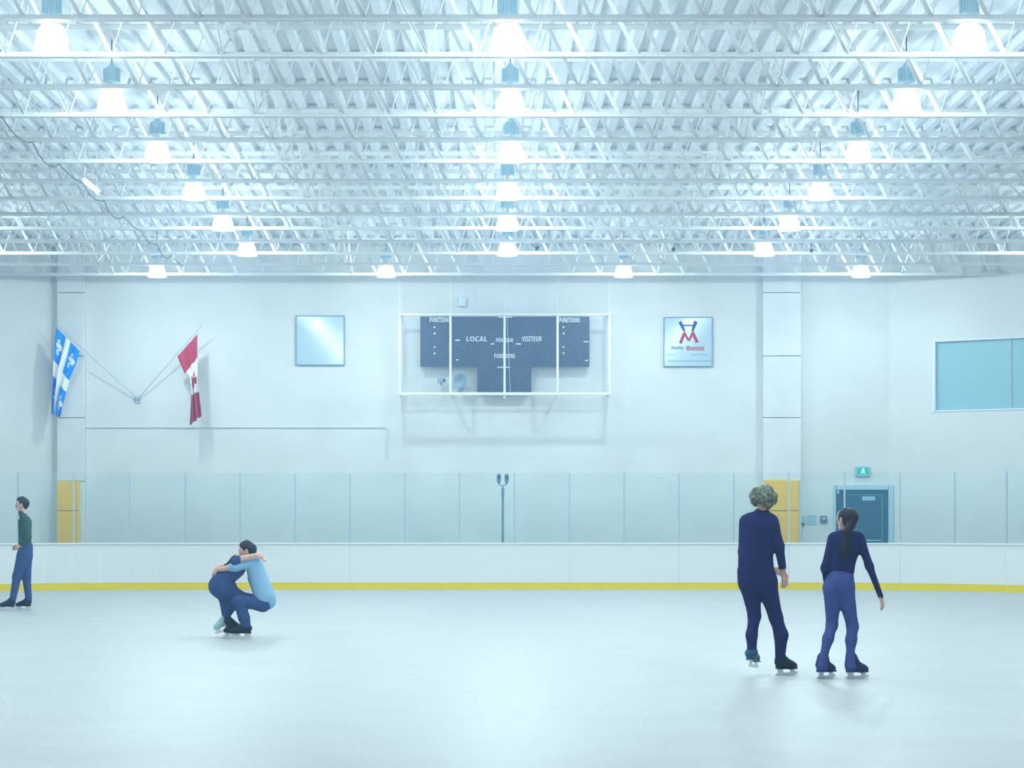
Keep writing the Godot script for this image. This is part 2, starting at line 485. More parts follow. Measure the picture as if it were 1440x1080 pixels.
func build_ceiling() -> void:
	var top := CHORD_Y + JOIST_H
	var c := structure("ceiling", "white ribbed steel roof deck above the joists", box_mesh(Vector3(2 * SIDE + 0.6, 0.25, 59), 0, Vector3(0, top + 0.2, -21.3)), M.deck)
	var rib := new_st()
	prism(rib, PackedVector2Array([Vector2(-0.09, 0.075), Vector2(-0.055, 0), Vector2(0.055, 0), Vector2(0.09, 0.075)]), 32.0)
	var rm := done(rib)
	for i in 97:
		put(rm, "deck_rib", M.deck, c, Transform3D(Basis(), Vector3(-14.4 + 0.3 * i, top, -34.2)))
	# one chord: two angles back to back
	var len := 29.4
	var lower := new_st()
	bx(lower, Vector3(0, 0.004, 0.036), Vector3(len, 0.008, 0.056))
	bx(lower, Vector3(0, 0.004, -0.036), Vector3(len, 0.008, 0.056))
	bx(lower, Vector3(0, 0.036, 0.012), Vector3(len, 0.056, 0.008))
	bx(lower, Vector3(0, 0.036, -0.012), Vector3(len, 0.056, 0.008))
	var low_m := done(lower)
	var upper := new_st()
	bx(upper, Vector3(0, JOIST_H - 0.004, 0.036), Vector3(len, 0.008, 0.056))
	bx(upper, Vector3(0, JOIST_H - 0.004, -0.036), Vector3(len, 0.008, 0.056))
	bx(upper, Vector3(0, JOIST_H - 0.036, 0.012), Vector3(len, 0.056, 0.008))
	bx(upper, Vector3(0, JOIST_H - 0.036, -0.012), Vector3(len, 0.056, 0.008))
	var up_m := done(upper)
	# web: a folded strip for the falling diagonals, a thin rod for the rising ones, every fourth panel point a post
	var pan := 0.62
	var y0 := 0.03
	var y1 := JOIST_H - 0.03
	var fall := new_st()
	var dir := Vector3(pan * 0.62, y0 - y1, 0)
	var bs := Basis(dir.normalized(), Vector3(0, 0, 1).cross(dir.normalized()), Vector3(0, 0, 1))
	bx(fall, Vector3(pan * 0.31, (y0 + y1) * 0.5, 0), Vector3(dir.length(), 0.045, 0.008), 0.0, bs)
	bx(fall, Vector3(pan * 0.31, (y0 + y1) * 0.5, 0) + bs * Vector3(0, 0.02, 0.018), Vector3(dir.length(), 0.006, 0.034), 0.0, bs)
	var fall_m := done(fall)
	var rise := new_st()
	tube(rise, [Vector3(pan * 0.62, y0, 0), Vector3(pan, y1, 0)], 0.009, 6)
	var rise_m := done(rise)
	for k in range(-1, 14):
		var j := thing("roof_joist", "white open-web steel roof joist spanning the hall between the side walls", "roof joist", Vector3(0, CHORD_Y, joist_z(k)), "roof joists spanning the hall")
		put(low_m, "bottom_chord", M.steel, j)
		put(up_m, "top_chord", M.steel, j)
		var half := clampf(1.0 + 0.26 * -joist_z(k), 6.0, 13.6)
		var n := int(half / pan)
		for i in range(-n, n):
			put(fall_m, "web_diagonal", M.steel, j, Transform3D(Basis(), Vector3(i * pan, 0, 0)))
			put(rise_m, "web_rod", M.steel, j, Transform3D(Basis(), Vector3(i * pan, 0, 0)))
	# cross bridging between neighbouring joists
	var bm := new_st()
	tube(bm, [Vector3(0, 0.05, -0.02), Vector3(0, JOIST_H - 0.05, -1.876)], 0.018, 6)
	var bm1 := done(bm)
	bm = new_st()
	tube(bm, [Vector3(0.04, JOIST_H - 0.05, -0.02), Vector3(0.04, 0.05, -1.876)], 0.018, 6)
	var bm2 := done(bm)
	for k in range(-1, 13):
		for line in [[-8.6, "beside the flags' side wall"], [-3.3, "between the flags' lamp row and the middle lamps"], [3.5, "between the middle lamps and the door's lamp row"], [8.9, "beside the door's side wall"]]:
			var x: float = line[0]
			if absf(x) > 0.24 * -joist_z(k) + 1.0:
				continue
			var b := thing("cross_bridging", "crossed white rods bracing roof joists " + line[1], "bracing", Vector3(x, CHORD_Y, joist_z(k)), "crossed bracing rods " + line[1])
			put(bm1, "brace_rod", M.steel, b)
			put(bm2, "brace_rod", M.steel, b)

# ------------------------------------------------------------------ boards and glass along a rounded path
const RX0 := -7.0      # the straight end of the rink between the two corners
const RX1 := 6.1
const RAD := 6.5

func path(s: float) -> Vector3:
	if s > RX1:
		var a := (s - RX1) / RAD
		if a <= PI / 2:
			return Vector3(RX1 + RAD * sin(a), 0, -BOARD_D + RAD * (1.0 - cos(a)))
		return Vector3(RX1 + RAD, 0, -BOARD_D + RAD + (s - RX1 - RAD * PI / 2))
	if s < RX0:
		var a := (RX0 - s) / RAD
		if a <= PI / 2:
			return Vector3(RX0 - RAD * sin(a), 0, -BOARD_D + RAD * (1.0 - cos(a)))
		return Vector3(RX0 - RAD, 0, -BOARD_D + RAD + (RX0 - s - RAD * PI / 2))
	return Vector3(s, 0, -BOARD_D)

func outward(s: float) -> Vector3:
	var t := (path(s + 0.01) - path(s - 0.01)).normalized()
	return Vector3(t.z, 0, -t.x)      # away from the ice

# a strip along the path: back..front are distances outward of the path, y0..y1 heights
func run(st: SurfaceTool, s0: float, s1: float, near: float, far: float, y0: float, y1: float, steps := 4) -> void:
	st.set_smooth_group(-1)
	var prev := []
	for i in steps + 1:
		var s := lerpf(s0, s1, float(i) / steps)
		var p := path(s)
		var o := outward(s)
		var r := [p + o * near + Vector3(0, y0, 0), p + o * near + Vector3(0, y1, 0), p + o * far + Vector3(0, y1, 0), p + o * far + Vector3(0, y0, 0)]
		if i > 0:
			var c := Vector3.ZERO
			for v in r + prev:
				c += v / 8.0
			for e in 4:
				face4(st, prev[e], r[e], r[(e + 1) % 4], prev[(e + 1) % 4], c)
		if i == 0 or i == steps:
			var c2 := p + o * (near + far) * 0.5 + Vector3(0, (y0 + y1) * 0.5, 0)
			face4(st, r[0], r[1], r[2], r[3], path(lerpf(s0, s1, 0.5)) * Vector3(1, 0, 1) + Vector3(0, c2.y, 0))
		prev = r

func build_boards() -> void:
	var seam0 := 3.956
	var pitch := 1.207
	var boards := thing("rink_boards", "white rink end boards with yellow kick strip along the ice", "rink boards")
	for k in range(-11, 7):
		var s0 := seam0 + pitch * 2 * k
		var st := new_st()
		run(st, s0 + 0.002, s0 + 2 * pitch - 0.002, 0.0, 0.05, 0.155, 0.995)
		put(done(st), "board_panel", M.board, boards)
		st = new_st()
		run(st, s0 + 0.001, s0 + 2 * pitch - 0.001, -0.012, 0.05, 0.0, 0.152)
		put(done(st), "kick_plate", M.yellow, boards)
		st = new_st()
		run(st, s0, s0 + 2 * pitch, -0.03, 0.10, 0.998, 1.03)
		put(done(st), "cap_rail", M.cap, boards)
	var glass := thing("rink_glass", "row of clear bluish glass panes standing on the white boards", "rink glass")
	for k in range(-22, 14):
		var s0 := seam0 + pitch * k
		var st := new_st()
		run(st, s0 + 0.018, s0 + pitch - 0.018, 0.03, 0.042, 1.031, 2.56, 1)
		put(done(st), "glass_pane", M.glass, glass)
		st = new_st()
		run(st, s0 - 0.018, s0 + 0.018, 0.024, 0.048, 1.031, 2.56, 1)
		put(done(st), "glass_joint", M.joint, glass)

# ------------------------------------------------------------------ bell lamps
func lamp_master() -> Node3D:
	var o := Node3D.new()
	# origin: centre of the bell's rim
	var st := new_st()
	lathe(st, [Vector2(0.0, 0.02), Vector2(0.188, 0.0), Vector2(0.207, -0.004), Vector2(0.194, 0.026), Vector2(0.178, 0.13), Vector2(0.145, 0.228), Vector2(0.105, 0.268), Vector2(0.05, 0.28)], 20)
	var bell := put(done(st), "glowing_bell", M.lamp_glow, o)
	st = new_st()
	lathe(st, [Vector2(0.0, 0.265), Vector2(0.05, 0.268), Vector2(0.05, 0.30), Vector2(0.032, 0.31), Vector2(0.032, 0.385), Vector2(0.05, 0.39), Vector2(0.0, 0.391)], 20)
	put(done(st), "neck", M.wire, o)
	st = new_st()
	lathe(st, [Vector2(0.0, 0.232), Vector2(0.136, 0.232), Vector2(0.137, 0.237), Vector2(0.0, 0.242)], 20)
	put(done(st), "added_uplight_shield", M.cap, o)  # hidden disc added inside the bell to cut its upward light
	# ribbed driver can
	st = new_st()
	lathe(st, [Vector2(0.0, 0.388), Vector2(0.092, 0.388), Vector2(0.092, 0.392), Vector2(0.092, 0.56), Vector2(0.085, 0.575), Vector2(0.0, 0.578)], 24)
	var can := put(done(st), "driver_can", M.housing, o)
	st = new_st()
	bx(st, Vector3(0.097, 0.477, 0), Vector3(0.03, 0.17, 0.012), 0.003)
	var fin := done(st)
	for k in 18:
		put(fin, "fin", M.housing, can, Transform3D(Basis(Vector3.UP, TAU * k / 18), Vector3.ZERO))
	st = new_st()
	lathe(st, [Vector2(0.0, 0.574), Vector2(0.045, 0.576), Vector2(0.045, 0.61), Vector2(0.02, 0.64), Vector2(0.0, 0.642)], 16)
	put(done(st), "cap", M.housing, o)
	return o

func build_lamps() -> void:
	var spots := []
	var y := EYE + 5.325
	var d1 := F * 5.3 * 1.508e-3
	var step := F * 5.3 * 0.2332e-3
	var us := [-629.0, 18.0, 661.0]
	var jig := [[0, 0, 0, 0, 0, 0], [-7, 0, 5, -1, 0, 2], [0, 0, 0, 0, 0, 0]]
	var kinds := [
		["white glowing bell lamp in the long row on the flags' side", "bell lamps in the row on the flags' side"],
		["white glowing bell lamp in the long middle row leading to the scoreboard", "bell lamps in the middle row"],
		["white glowing bell lamp in the long row on the door's side", "bell lamps in the row on the door's side"]]
	for r in [-3, -2, -1, 0, 1, 2, 3, 4, 5]:
		for c in 3:
			var u: float = us[c] + (jig[c][r] if r >= 0 else 0)
			spots.append([Vector3(u * d1 / F, y, -(d1 + step * r)), kinds[c][0], kinds[c][1]])
	for x in [-481.0, -159.0, 175.0, 509.0]:
		spots.append([Vector3(x * (d1 + step * 6) / F, y, -(d1 + step * 6)), "white glowing bell lamp in the crosswise row of four above the end boards", "bell lamps in the crosswise row above the end boards"])
	# unseen lamps added along the side walls to brighten the turned walls
	for r in [0, 2, 4, 5]:
		for x in [-10.3, 10.9]:
			spots.append([Vector3(x, y, -(d1 + step * r)), "added unseen bell lamp in the outer row brightening a side wall", "added bell lamps in the outer rows"])
	var master := lamp_master()
	var st := new_st()
	tube(st, [Vector3(0, 0.636, 0), Vector3(0, CHORD_Y + JOIST_H + 0.085 - EYE - 5.325, 0)], 0.008, 6)
	put(done(st), "suspension_cable", M.cable, master)
	# the bell throws most of its light down and to the sides
	var l := SpotLight3D.new()
	l.name = "bulb_light"
	master.add_child(l)
	l.position = Vector3(0, 0.12, 0)
	l.rotation.x = -PI / 2
	l.light_color = Color(0.892, 0.984, 0.997)
	l.light_energy = 1.26
	l.light_size = 0.15
	l.spot_angle = 86.0
	l.spot_angle_attenuation = 0.6
	l.spot_range = 70.0
	l.spot_attenuation = 2.0
	l.shadow_enabled = true
	# and a share of it through the translucent bell to all sides
	var g := OmniLight3D.new()
	g.name = "bell_light"
	master.add_child(g)
	g.position = Vector3(0, 0.14, 0)
	g.light_color = Color(0.892, 0.984, 0.997)
	g.light_energy = 0.81
	g.light_size = 0.12
	g.omni_range = 70.0
	g.omni_attenuation = 2.0
	g.shadow_enabled = true
	for i in spots.size():
		var o := master if i == 0 else master.duplicate()
		o.name = numbered("pendant_lamp")
		add_child(o)
		o.position = spots[i][0]
		tag(o, spots[i][1], "lamp", spots[i][2])

# ------------------------------------------------------------------ scoreboard in its cage
func build_scoreboard() -> void:
	var d := WALL_D - 0.30
	var k := d / F
	var o := thing("scoreboard", "dark blue T-shaped hockey scoreboard with white lettering on the white wall", "scoreboard", px(709.5, 444, d))
	var g := func(x: float, y: float) -> Vector2: return Vector2((x - 709.5) * k, (444.0 - y) * k)
	var st := new_st()
	prism(st, PackedVector2Array([g.call(591, 445), g.call(829, 445), g.call(829, 515), g.call(747, 515), g.call(747, 551), g.call(671, 551), g.call(671, 515), g.call(591, 515)]), 0.2, Transform3D(Basis(), Vector3(0, 0, -0.1)))
	put(done(st), "cabinet", M.score, o)
	var words := [["PUNITIONS", 619, 449.5, 29, 6.5], ["PUNITIONS", 801, 450, 29, 6.5], ["LOCAL", 670.5, 476.5, 29, 7], ["PÉRIODE", 709.5, 477.6, 24, 6.6], ["VISITEUR", 748, 476.5, 28, 7], ["PUNITIONS", 709.5, 500.5, 29, 6]]
	for w in words:
		var p: Vector2 = g.call(w[1], w[2])
		text(o, w[0], p.x, p.y, w[3] * k, w[4] * k, Vector3(0, 0, 0.002), M.print_white)
	# digit marks and colons
	for b in [[643.5, 478.5, 7, 1.6], [643, 506, 4, 1.6], [692.5, 483.7, 5, 1.6], [729, 483.7, 7, 1.6], [708, 516.5, 18, 1.4], [824, 480.5, 7, 1.6], [825, 507, 4, 1.6], [710, 446, 20, 1.4]]:
		var p: Vector2 = g.call(b[0], b[1])
		put(box_mesh(Vector3(b[2] * k, b[3] * k, 0.012), 0.003, Vector3(p.x, p.y, 0.004)), "digit_bar", M.print_white, o)
	for x in [611.0, 792.5]:
		for y in [460.0, 469.0, 488.0, 497.0]:
			var p: Vector2 = g.call(x, y)
			st = new_st()
			lathe(st, [Vector2(0.0, -0.004), Vector2(0.022, -0.004), Vector2(0.022, 0.005), Vector2(0.0, 0.007)], 14, Vector3(p.x, p.y, 0.004), Basis(Vector3.RIGHT, PI / 2))
			put(done(st), "colon_dot", M.print_white, o)
	st = new_st()
	var ca: Vector2 = g.call(713, 448)
	var cb: Vector2 = g.call(717.5, 551)
	tube(st, [Vector3(ca.x, ca.y, 0.03), Vector3((ca.x + cb.x) * 0.5, (ca.y + cb.y) * 0.5, 0.05), Vector3(cb.x, cb.y, 0.03)], 0.008, 6)
	put(done(st), "cord", M.grey_blue, o)
	# protective cage of white bars with fine netting
	var dc := WALL_D - 0.75
	var kc := dc / F
	var c := thing("scoreboard_cage", "white bar frame with fine netting in front of the scoreboard", "protective cage", px(709.5, 556, dc))
	var h := func(x: float, y: float) -> Vector2: return Vector2((x - 709.5) * kc, (556.0 - y) * kc)
	var top_y: float = CHORD_Y - px(0, 556, dc).y
	for x in [562.0, 633.5, 709.5, 784.0, 857.0]:
		var p: Vector2 = h.call(x, 560)
		put(box_mesh(Vector3(0.05, (h.call(x, 443) as Vector2).y - p.y, 0.05), 0.008, Vector3(p.x, ((h.call(x, 443) as Vector2).y + p.y) * 0.5, 0)), "post", M.steel, c)
		st = new_st()
		tube(st, [Vector3(p.x, (h.call(x, 443) as Vector2).y, 0), Vector3(p.x, top_y, 0)], 0.008, 6)
		put(done(st), "hanger_rod", M.steel, c)
		# arm back to the wall
		for y in [440.5, 554.0]:
			var q: Vector2 = h.call(x, y)
			put(box_mesh(Vector3(0.04, 0.04, 0.72), 0.006, Vector3(q.x, q.y, -0.38)), "wall_arm", M.steel, c)
	for y in [442.5, 554.0]:
		var q: Vector2 = h.call(709.5, y)
		put(box_mesh(Vector3(298 * kc, 0.065 if y > 500 else 0.035, 0.05), 0.008, Vector3(0, q.y, 0.035)), "rail", M.steel, c)
	st = new_st()
	var wx := 147.0 * kc
	var hy: float = (h.call(0, 443) as Vector2).y
	var step := 0.065
	var n := int((2 * wx + hy) / step)
	for i in n:
		for s in [-1.0, 1.0]:
			# 45 degree wires cut off at the frame
			var x0 := -wx - hy + i * step + hy if s > 0 else -wx + i * step
			var a := Vector2(x0, 0)
			var e := Vector2(x0 + s * hy, hy)
			if s > 0:
				a.x -= hy
				e.x -= hy
			if a.x < -wx:
				a = Vector2(-wx, (-wx - a.x) * s) if s > 0 else a
			if a.x > wx:
				a = Vector2(wx, a.x - wx) if s < 0 else a
			if e.x > wx:
				e = Vector2(wx, hy - (e.x - wx)) if s > 0 else e
			if e.x < -wx:
				e = Vector2(-wx, hy - (-wx - e.x)) if s < 0 else e
			if a.distance_to(e) < 0.03 or absf(a.x) > wx + 0.01 or absf(e.x) > wx + 0.01 or a.y > e.y:
				continue
			var dirv := Vector3(e.x - a.x, e.y - a.y, 0)
			bx(st, Vector3((a.x + e.x) * 0.5, (a.y + e.y) * 0.5, -0.01 + 0.004 * s), Vector3(dirv.length(), 0.0035, 0.003), 0.0, Basis(Vector3(0, 0, 1), atan2(dirv.y, dirv.x)))
	var net := put(done(st), "netting", M.wire, c)
	net.set_meta("kind", "stuff")
	# behind the netting: a horn loudspeaker and a small camera on the wall, a box above
	var hs := thing("horn_loudspeaker", "small round grey horn loudspeaker behind the netting under the scoreboard", "loudspeaker", px(647.5, 536, WALL_D - 0.05))
	st = new_st()
	lathe(st, [Vector2(0.0, 0.0), Vector2(0.06, 0.0), Vector2(0.06, 0.1), Vector2(0.08, 0.16), Vector2(0.12, 0.24), Vector2(0.16, 0.28), Vector2(0.165, 0.30), Vector2(0.15, 0.29), Vector2(0.1, 0.22), Vector2(0.05, 0.14), Vector2(0.0, 0.13)], 28, Vector3.ZERO, Basis(Vector3.RIGHT, PI / 2))
	put(done(st), "horn", M.horn, hs)
	st = new_st()
	bx(st, Vector3(0, -0.13, 0.05), Vector3(0.05, 0.22, 0.06), 0.008)
	bx(st, Vector3(0, -0.22, 0), Vector3(0.14, 0.06, 0.1), 0.01)
	put(done(st), "bracket", M.horn, hs)
	var sp := thing("wall_camera", "small grey camera on an arm behind the netting under the scoreboard", "camera", px(621, 538, WALL_D - 0.04))
	st = new_st()
	tube(st, [Vector3(0, -0.06, 0), Vector3(0, -0.05, 0.14), Vector3(-0.02, 0.0, 0.2)], 0.018, 8)
	put(done(st), "arm", M.horn, sp)
	st = new_st()
	bx(st, Vector3(0.0, 0.04, 0.24), Vector3(0.1, 0.11, 0.22), 0.015, Basis(Vector3.UP, 0.6))
	put(done(st), "camera_body", M.horn, sp)
	st = new_st()
	lathe(st, [Vector2(0, 0), Vector2(0.035, 0), Vector2(0.035, 0.03), Vector2(0.0, 0.028)], 14, Vector3(0.06, 0.03, 0.33), Basis(Vector3.UP, 0.6) * Basis(Vector3.RIGHT, PI / 2))
	put(done(st), "camera_lens", M.dark_grey, sp)
	var bo := thing("junction_box", "pale grey junction box on the wall above the scoreboard", "junction box", px(650, 425, WALL_D))
	put(box_mesh(Vector3(0.17, 0.22, 0.1), 0.012, Vector3(0, 0, 0.05)), "box_body", M.pale_box, bo)
	put(box_mesh(Vector3(0.14, 0.19, 0.012), 0.003, Vector3(0, 0, 0.105)), "box_cover", M.pale_box, bo)

# ------------------------------------------------------------------ signs, door, pads, goal lamp
func framed_panel(o: Node3D, w: float, h: float) -> void:
	var fr := 0.022
	put(box_mesh(Vector3(w - 0.02, h - 0.02, 0.03), 0.004, Vector3(0, 0, 0.03)), "panel", M.sign, o)
	for s in [-1.0, 1.0]:
		put(box_mesh(Vector3(fr, h, 0.06), 0.006, Vector3(s * (w - fr) * 0.5, 0, 0.03)), "frame_side", M.sign_frame, o)
		put(box_mesh(Vector3(w - 2 * fr, fr, 0.06), 0.006, Vector3(0, s * (h - fr) * 0.5, 0.03)), "frame_side", M.sign_frame, o)

func bar2(st: SurfaceTool, a: Vector2, b: Vector2, w0: float, w1: float, z: float) -> void:
	var t := (b - a).normalized()
	var n := Vector2(-t.y, t.x)
	prism(st, PackedVector2Array([a + n * w0, b + n * w1, b - n * w1, a - n * w0]), 0.008, Transform3D(Basis(), Vector3(0, 0, z)))

func build_wall_things() -> void:
	var k := WALL_D / F
	var p1 := thing("blank_sign", "blank pale framed glossy panel on the wall between flags and scoreboard", "framed panel", px(450.5, 479, WALL_D))
	framed_panel(p1, 69 * k, 70 * k)
	var p2 := thing("emblem_sign", "framed sign with blue and red lettered emblem beside the scoreboard", "sign", px(967.5, 481, WALL_D))
	framed_panel(p2, 69 * k, 70 * k)
	var e := func(x: float, y: float) -> Vector2: return Vector2((x / 10.8 + 920.0 - 967.5) * k, (481.0 - 430.0 - y / 10.8) * k)
	var st := new_st()
	bar2(st, e.call(385, 245), e.call(460, 390), 0.042, 0.024, 0.048)
	bar2(st, e.call(630, 240), e.call(575, 390), 0.046, 0.026, 0.048)
	bar2(st, e.call(430, 300), e.call(600, 300), 0.018, 0.018, 0.0485)
	put(done(st), "emblem_top", M.logo_blue, p2)
	st = new_st()
	bar2(st, e.call(460, 405), e.call(395, 575), 0.034, 0.036, 0.048)
	bar2(st, e.call(450, 410), e.call(522, 535), 0.032, 0.022, 0.0484)
	bar2(st, e.call(585, 410), e.call(522, 535), 0.032, 0.022, 0.0488)
	bar2(st, e.call(580, 405), e.call(650, 560), 0.034, 0.038, 0.0492)
	put(done(st), "emblem_foot", M.logo_red, p2)
	var a: Vector2 = e.call(350, 645)
	text(p2, "Hockey", a.x, a.y, 17 * k, 7 * k, Vector3(0, 0, 0.047), M.logo_blue)
	a = e.call(620, 645)
	text(p2, "Montréal", a.x, a.y, 25 * k, 7 * k, Vector3(0, 0, 0.047), M.logo_red)
	# two rows of small print, too small to read: short strokes
	for row in [[745.0, 560.0, 810.0], [745.0, 180.0, 300.0], [840.0, 200.0, 840.0]]:
		var x: float = row[1]
		while x < row[2]:
			var w := rng.randf_range(22, 60)
			a = e.call(x + w * 0.5, row[0])
			put(box_mesh(Vector3(w / 10.8 * k, 2.0 * k, 0.004), 0, Vector3(a.x, a.y, 0.047)), "small_print", M.faint_print, p2)
			x += w + 14
	# --- door in the end wall
	var dr := Node3D.new()
	dr.name = "door_1"
	add_child(dr)
	dr.position = Vector3((1214.0 - VX) * k, 0, -WALL_D)
	dr.set_meta("kind", "structure")
	tag(dr, "dark blue door in a pale frame under the green exit sign", "door")
	var top := EYE + (VY - 682.0) * k
	var fw := 7.0 * k
	put(box_mesh(Vector3(fw, top, 0.10), 0.008, Vector3(38 * k, top * 0.5, 0.05)), "door_frame", M.door_frame, dr)
	put(box_mesh(Vector3(fw * 0.35, top, 0.10), 0.006, Vector3(-40.5 * k, top * 0.5, 0.05)), "door_frame", M.door_frame, dr)
	put(box_mesh(Vector3(82 * k - fw * 1.35, fw, 0.10), 0.008, Vector3(-2.2 * k, top - fw * 0.5, 0.05)), "door_frame", M.door_frame, dr)
	var leaf := put(box_mesh(Vector3(74 * k, top - fw - 0.01, 0.045), 0.004, Vector3(-2.7 * k, (top - fw) * 0.5, 0.03)), "door_leaf", M.door, dr)
	put(box_mesh(Vector3(18 * k, 6 * k, 0.012), 0.003, Vector3(7 * k, EYE + (VY - 701) * k, 0.06)), "door_plate", M.door_plate, leaf)
	put(box_mesh(Vector3(1.2 * k, top - fw - 0.12, 0.012), 0.002, Vector3(26 * k, (top - fw) * 0.5 - 0.06, 0.056)), "edge_strip", M.metal, leaf)
	put(box_mesh(Vector3(50 * k, 1.2 * k, 0.012), 0.002, Vector3(1 * k, top - fw - 0.11, 0.056)), "edge_strip", M.metal, leaf)
	put(box_mesh(Vector3(24 * k, 1.6 * k, 0.05), 0.004, Vector3(12 * k, EYE + (VY - 760) * k, 0.075)), "push_bar", M.door_plate, leaf)
	put(box_mesh(Vector3(0.05, 0.08, 0.03), 0.006, Vector3(-36 * k, EYE + (VY - 692) * k, 0.065)), "door_closer", M.door_plate, leaf)
	# --- exit sign
	var ex := thing("exit_sign", "small lit green running figure exit sign above the door", "exit sign", px(1212.5, 663, WALL_D))
	put(box_mesh(Vector3(21 * k, 14 * k, 0.09), 0.01, Vector3(0, 0, 0.045)), "sign_housing", M.grey_blue, ex)
	put(box_mesh(Vector3(17 * k, 9 * k, 0.012), 0.002, Vector3(0, 0.5 * k, 0.093)), "sign_face_light", M.exit_green, ex)
	st = new_st()
	lathe(st, [Vector2(0, 0), Vector2(0.017, 0), Vector2(0.017, 0.006), Vector2(0, 0.007)], 12, Vector3(0.012, 0.055, 0.099), Basis(Vector3.RIGHT, PI / 2))
	bar2(st, Vector2(0.008, 0.036), Vector2(-0.008, -0.01), 0.018, 0.014, 0.102)
	bar2(st, Vector2(0.01, 0.03), Vector2(0.045, 0.008), 0.008, 0.007, 0.1022)
	bar2(st, Vector2(0.005, 0.03), Vector2(-0.036, 0.014), 0.008, 0.007, 0.1024)
	bar2(st, Vector2(-0.006, -0.008), Vector2(0.03, -0.03), 0.009, 0.008, 0.1026)
	bar2(st, Vector2(0.03, -0.026), Vector2(0.024, -0.06), 0.008, 0.007, 0.1028)
	bar2(st, Vector2(-0.01, -0.008), Vector2(-0.045, -0.05), 0.009, 0.008, 0.103)
	put(done(st), "running_figure_light", M.exit_white, ex)
	# --- boxes between the column and the door
	var q := thing("switch_panel", "pale blue switch panel on the wall next to the yellow pad", "switch panel", px(1128.5, 732, WALL_D))
	put(box_mesh(Vector3(7 * k, 13 * k, 0.06), 0.008, Vector3(0, 0, 0.03)), "panel_box", M.grey_blue, q)
	put(box_mesh(Vector3(5 * k, 3.5 * k, 0.02), 0.004, Vector3(0, -5 * k, 0.065)), "switch", M.dark_grey, q)
	q = thing("notice_board", "faint pale notice panel on the wall between switch panel and thermostat", "notice", px(1141, 731, WALL_D))
	put(box_mesh(Vector3(12 * k, 14 * k, 0.02), 0.004, Vector3(0, 0, 0.01)), "backing", M.door_plate, q)
	put(box_mesh(Vector3(10 * k, 12 * k, 0.004), 0, Vector3(0, 0, 0.021)), "sheet", M.grey_blue, q)
	q = thing("wall_thermostat", "small dark grey square control box on the wall beside the door", "control box", px(1158, 730.5, WALL_D))
	put(box_mesh(Vector3(9 * k, 10 * k, 0.08), 0.01, Vector3(0, 0, 0.04)), "box_body", M.dark_grey, q)
	put(box_mesh(Vector3(5 * k, 4 * k, 0.01), 0.002, Vector3(0, 1.5 * k, 0.083)), "dial_plate", M.grey_blue, q)
	# --- yellow pads on the columns
	for c in [[80.5, 112.0, 677.0, "yellow pad wrapped round the column under the blue and white flag"], [1073.5, 1123.0, 675.0, "yellow pad wrapped round the broad column next to the door"]]:
		var dp := WALL_D - 0.21
		var kk := dp / F
		var w: float = (c[1] - c[0]) * kk
		var y1: float = EYE + (VY - c[2]) * kk
		var pad := thing("column_pad", c[3], "pad", Vector3(((c[0] + c[1]) * 0.5 - VX) * kk, 0, -dp))
		put(box_mesh(Vector3(w, y1 - 1.74, 0.09), 0.02, Vector3(0, (y1 + 1.74) * 0.5, 0.05)), "pad_section", M.pad, pad)
		put(box_mesh(Vector3(w, 1.72, 0.09), 0.02, Vector3(0, 0.87, 0.05)), "pad_section", M.pad, pad)
	# --- goal lamps on a post behind the end boards
	var gp := px(707, 0, BOARD_D + 0.45)
	var gl := thing("goal_light_post", "slim grey post with two goal lamps standing behind the end boards", "goal lamp", Vector3(gp.x, 0, gp.z))
	var kg := (BOARD_D + 0.45) / F
	var gy := func(y: float) -> float: return EYE + (VY - y) * kg
	st = new_st()
	tube(st, [Vector3(0, 0, 0), Vector3(0, gy.call(692), 0)], 0.026, 12)
	put(done(st), "post", M.metal, gl)
	st = new_st()
	lathe(st, [Vector2(0.0, 0.0), Vector2(0.035, 0.0), Vector2(0.035, 0.06), Vector2(0.03, 0.08), Vector2(0.04, 0.16), Vector2(0.015, 0.2), Vector2(0.0, 0.2)], 14, Vector3(0, gy.call(697), 0))
	put(done(st), "collar", M.metal, gl)
	st = new_st()
	var yb: float = gy.call(682)
	tube(st, [Vector3(-5.5 * kg, yb + 0.04, 0), Vector3(-4.5 * kg, yb, 0), Vector3(0, yb - 0.02, 0), Vector3(4.5 * kg, yb, 0), Vector3(5.5 * kg, yb + 0.04, 0)], 0.014, 8)
	put(done(st), "fork", M.metal, gl)
	st = new_st()
	bx(st, Vector3(0, 0.1, 0), Vector3(0.3, 0.0, 0.0))
	put(box_mesh(Vector3(0.34, 0.03, 0.34), 0.008, Vector3(0, 0.0, 0)), "foot_plate", M.metal, gl)
	for s in [-1.0, 1.0]:
		st = new_st()
		lathe(st, [Vector2(0.0, 0.0), Vector2(0.03, 0.0), Vector2(0.035, 0.04), Vector2(0.05, 0.06), Vector2(0.05, 0.09), Vector2(0.0, 0.09)], 16, Vector3(s * 5.5 * kg, yb + 0.03, 0))
		var head := put(done(st), "lamp_holder", M.metal, gl)
		st = new_st()
		lathe(st, [Vector2(0.0, 0.088), Vector2(0.045, 0.088), Vector2(0.047, 0.16), Vector2(0.036, 0.205), Vector2(0.0, 0.222)], 18, Vector3(s * 5.5 * kg, yb + 0.03, 0))
		put(done(st), "lamp_dome", M.lens_blue if s < 0 else M.lens_dark, head)
	# --- conduit along the wall
	st = new_st()
	var z := 0.02
	var c0 := px(118, 601, WALL_D)
	var c1 := px(545, 601, WALL_D)
	var c2 := px(545, 645, WALL_D)
	tube(st, [c0 + Vector3(0, 0, z), c1 + Vector3(-0.06, 0, z), c1 + Vector3(-0.015, -0.015, z), c1 + Vector3(0, -0.06, z), c2 + Vector3(0, 0, z)], 0.014, 8)
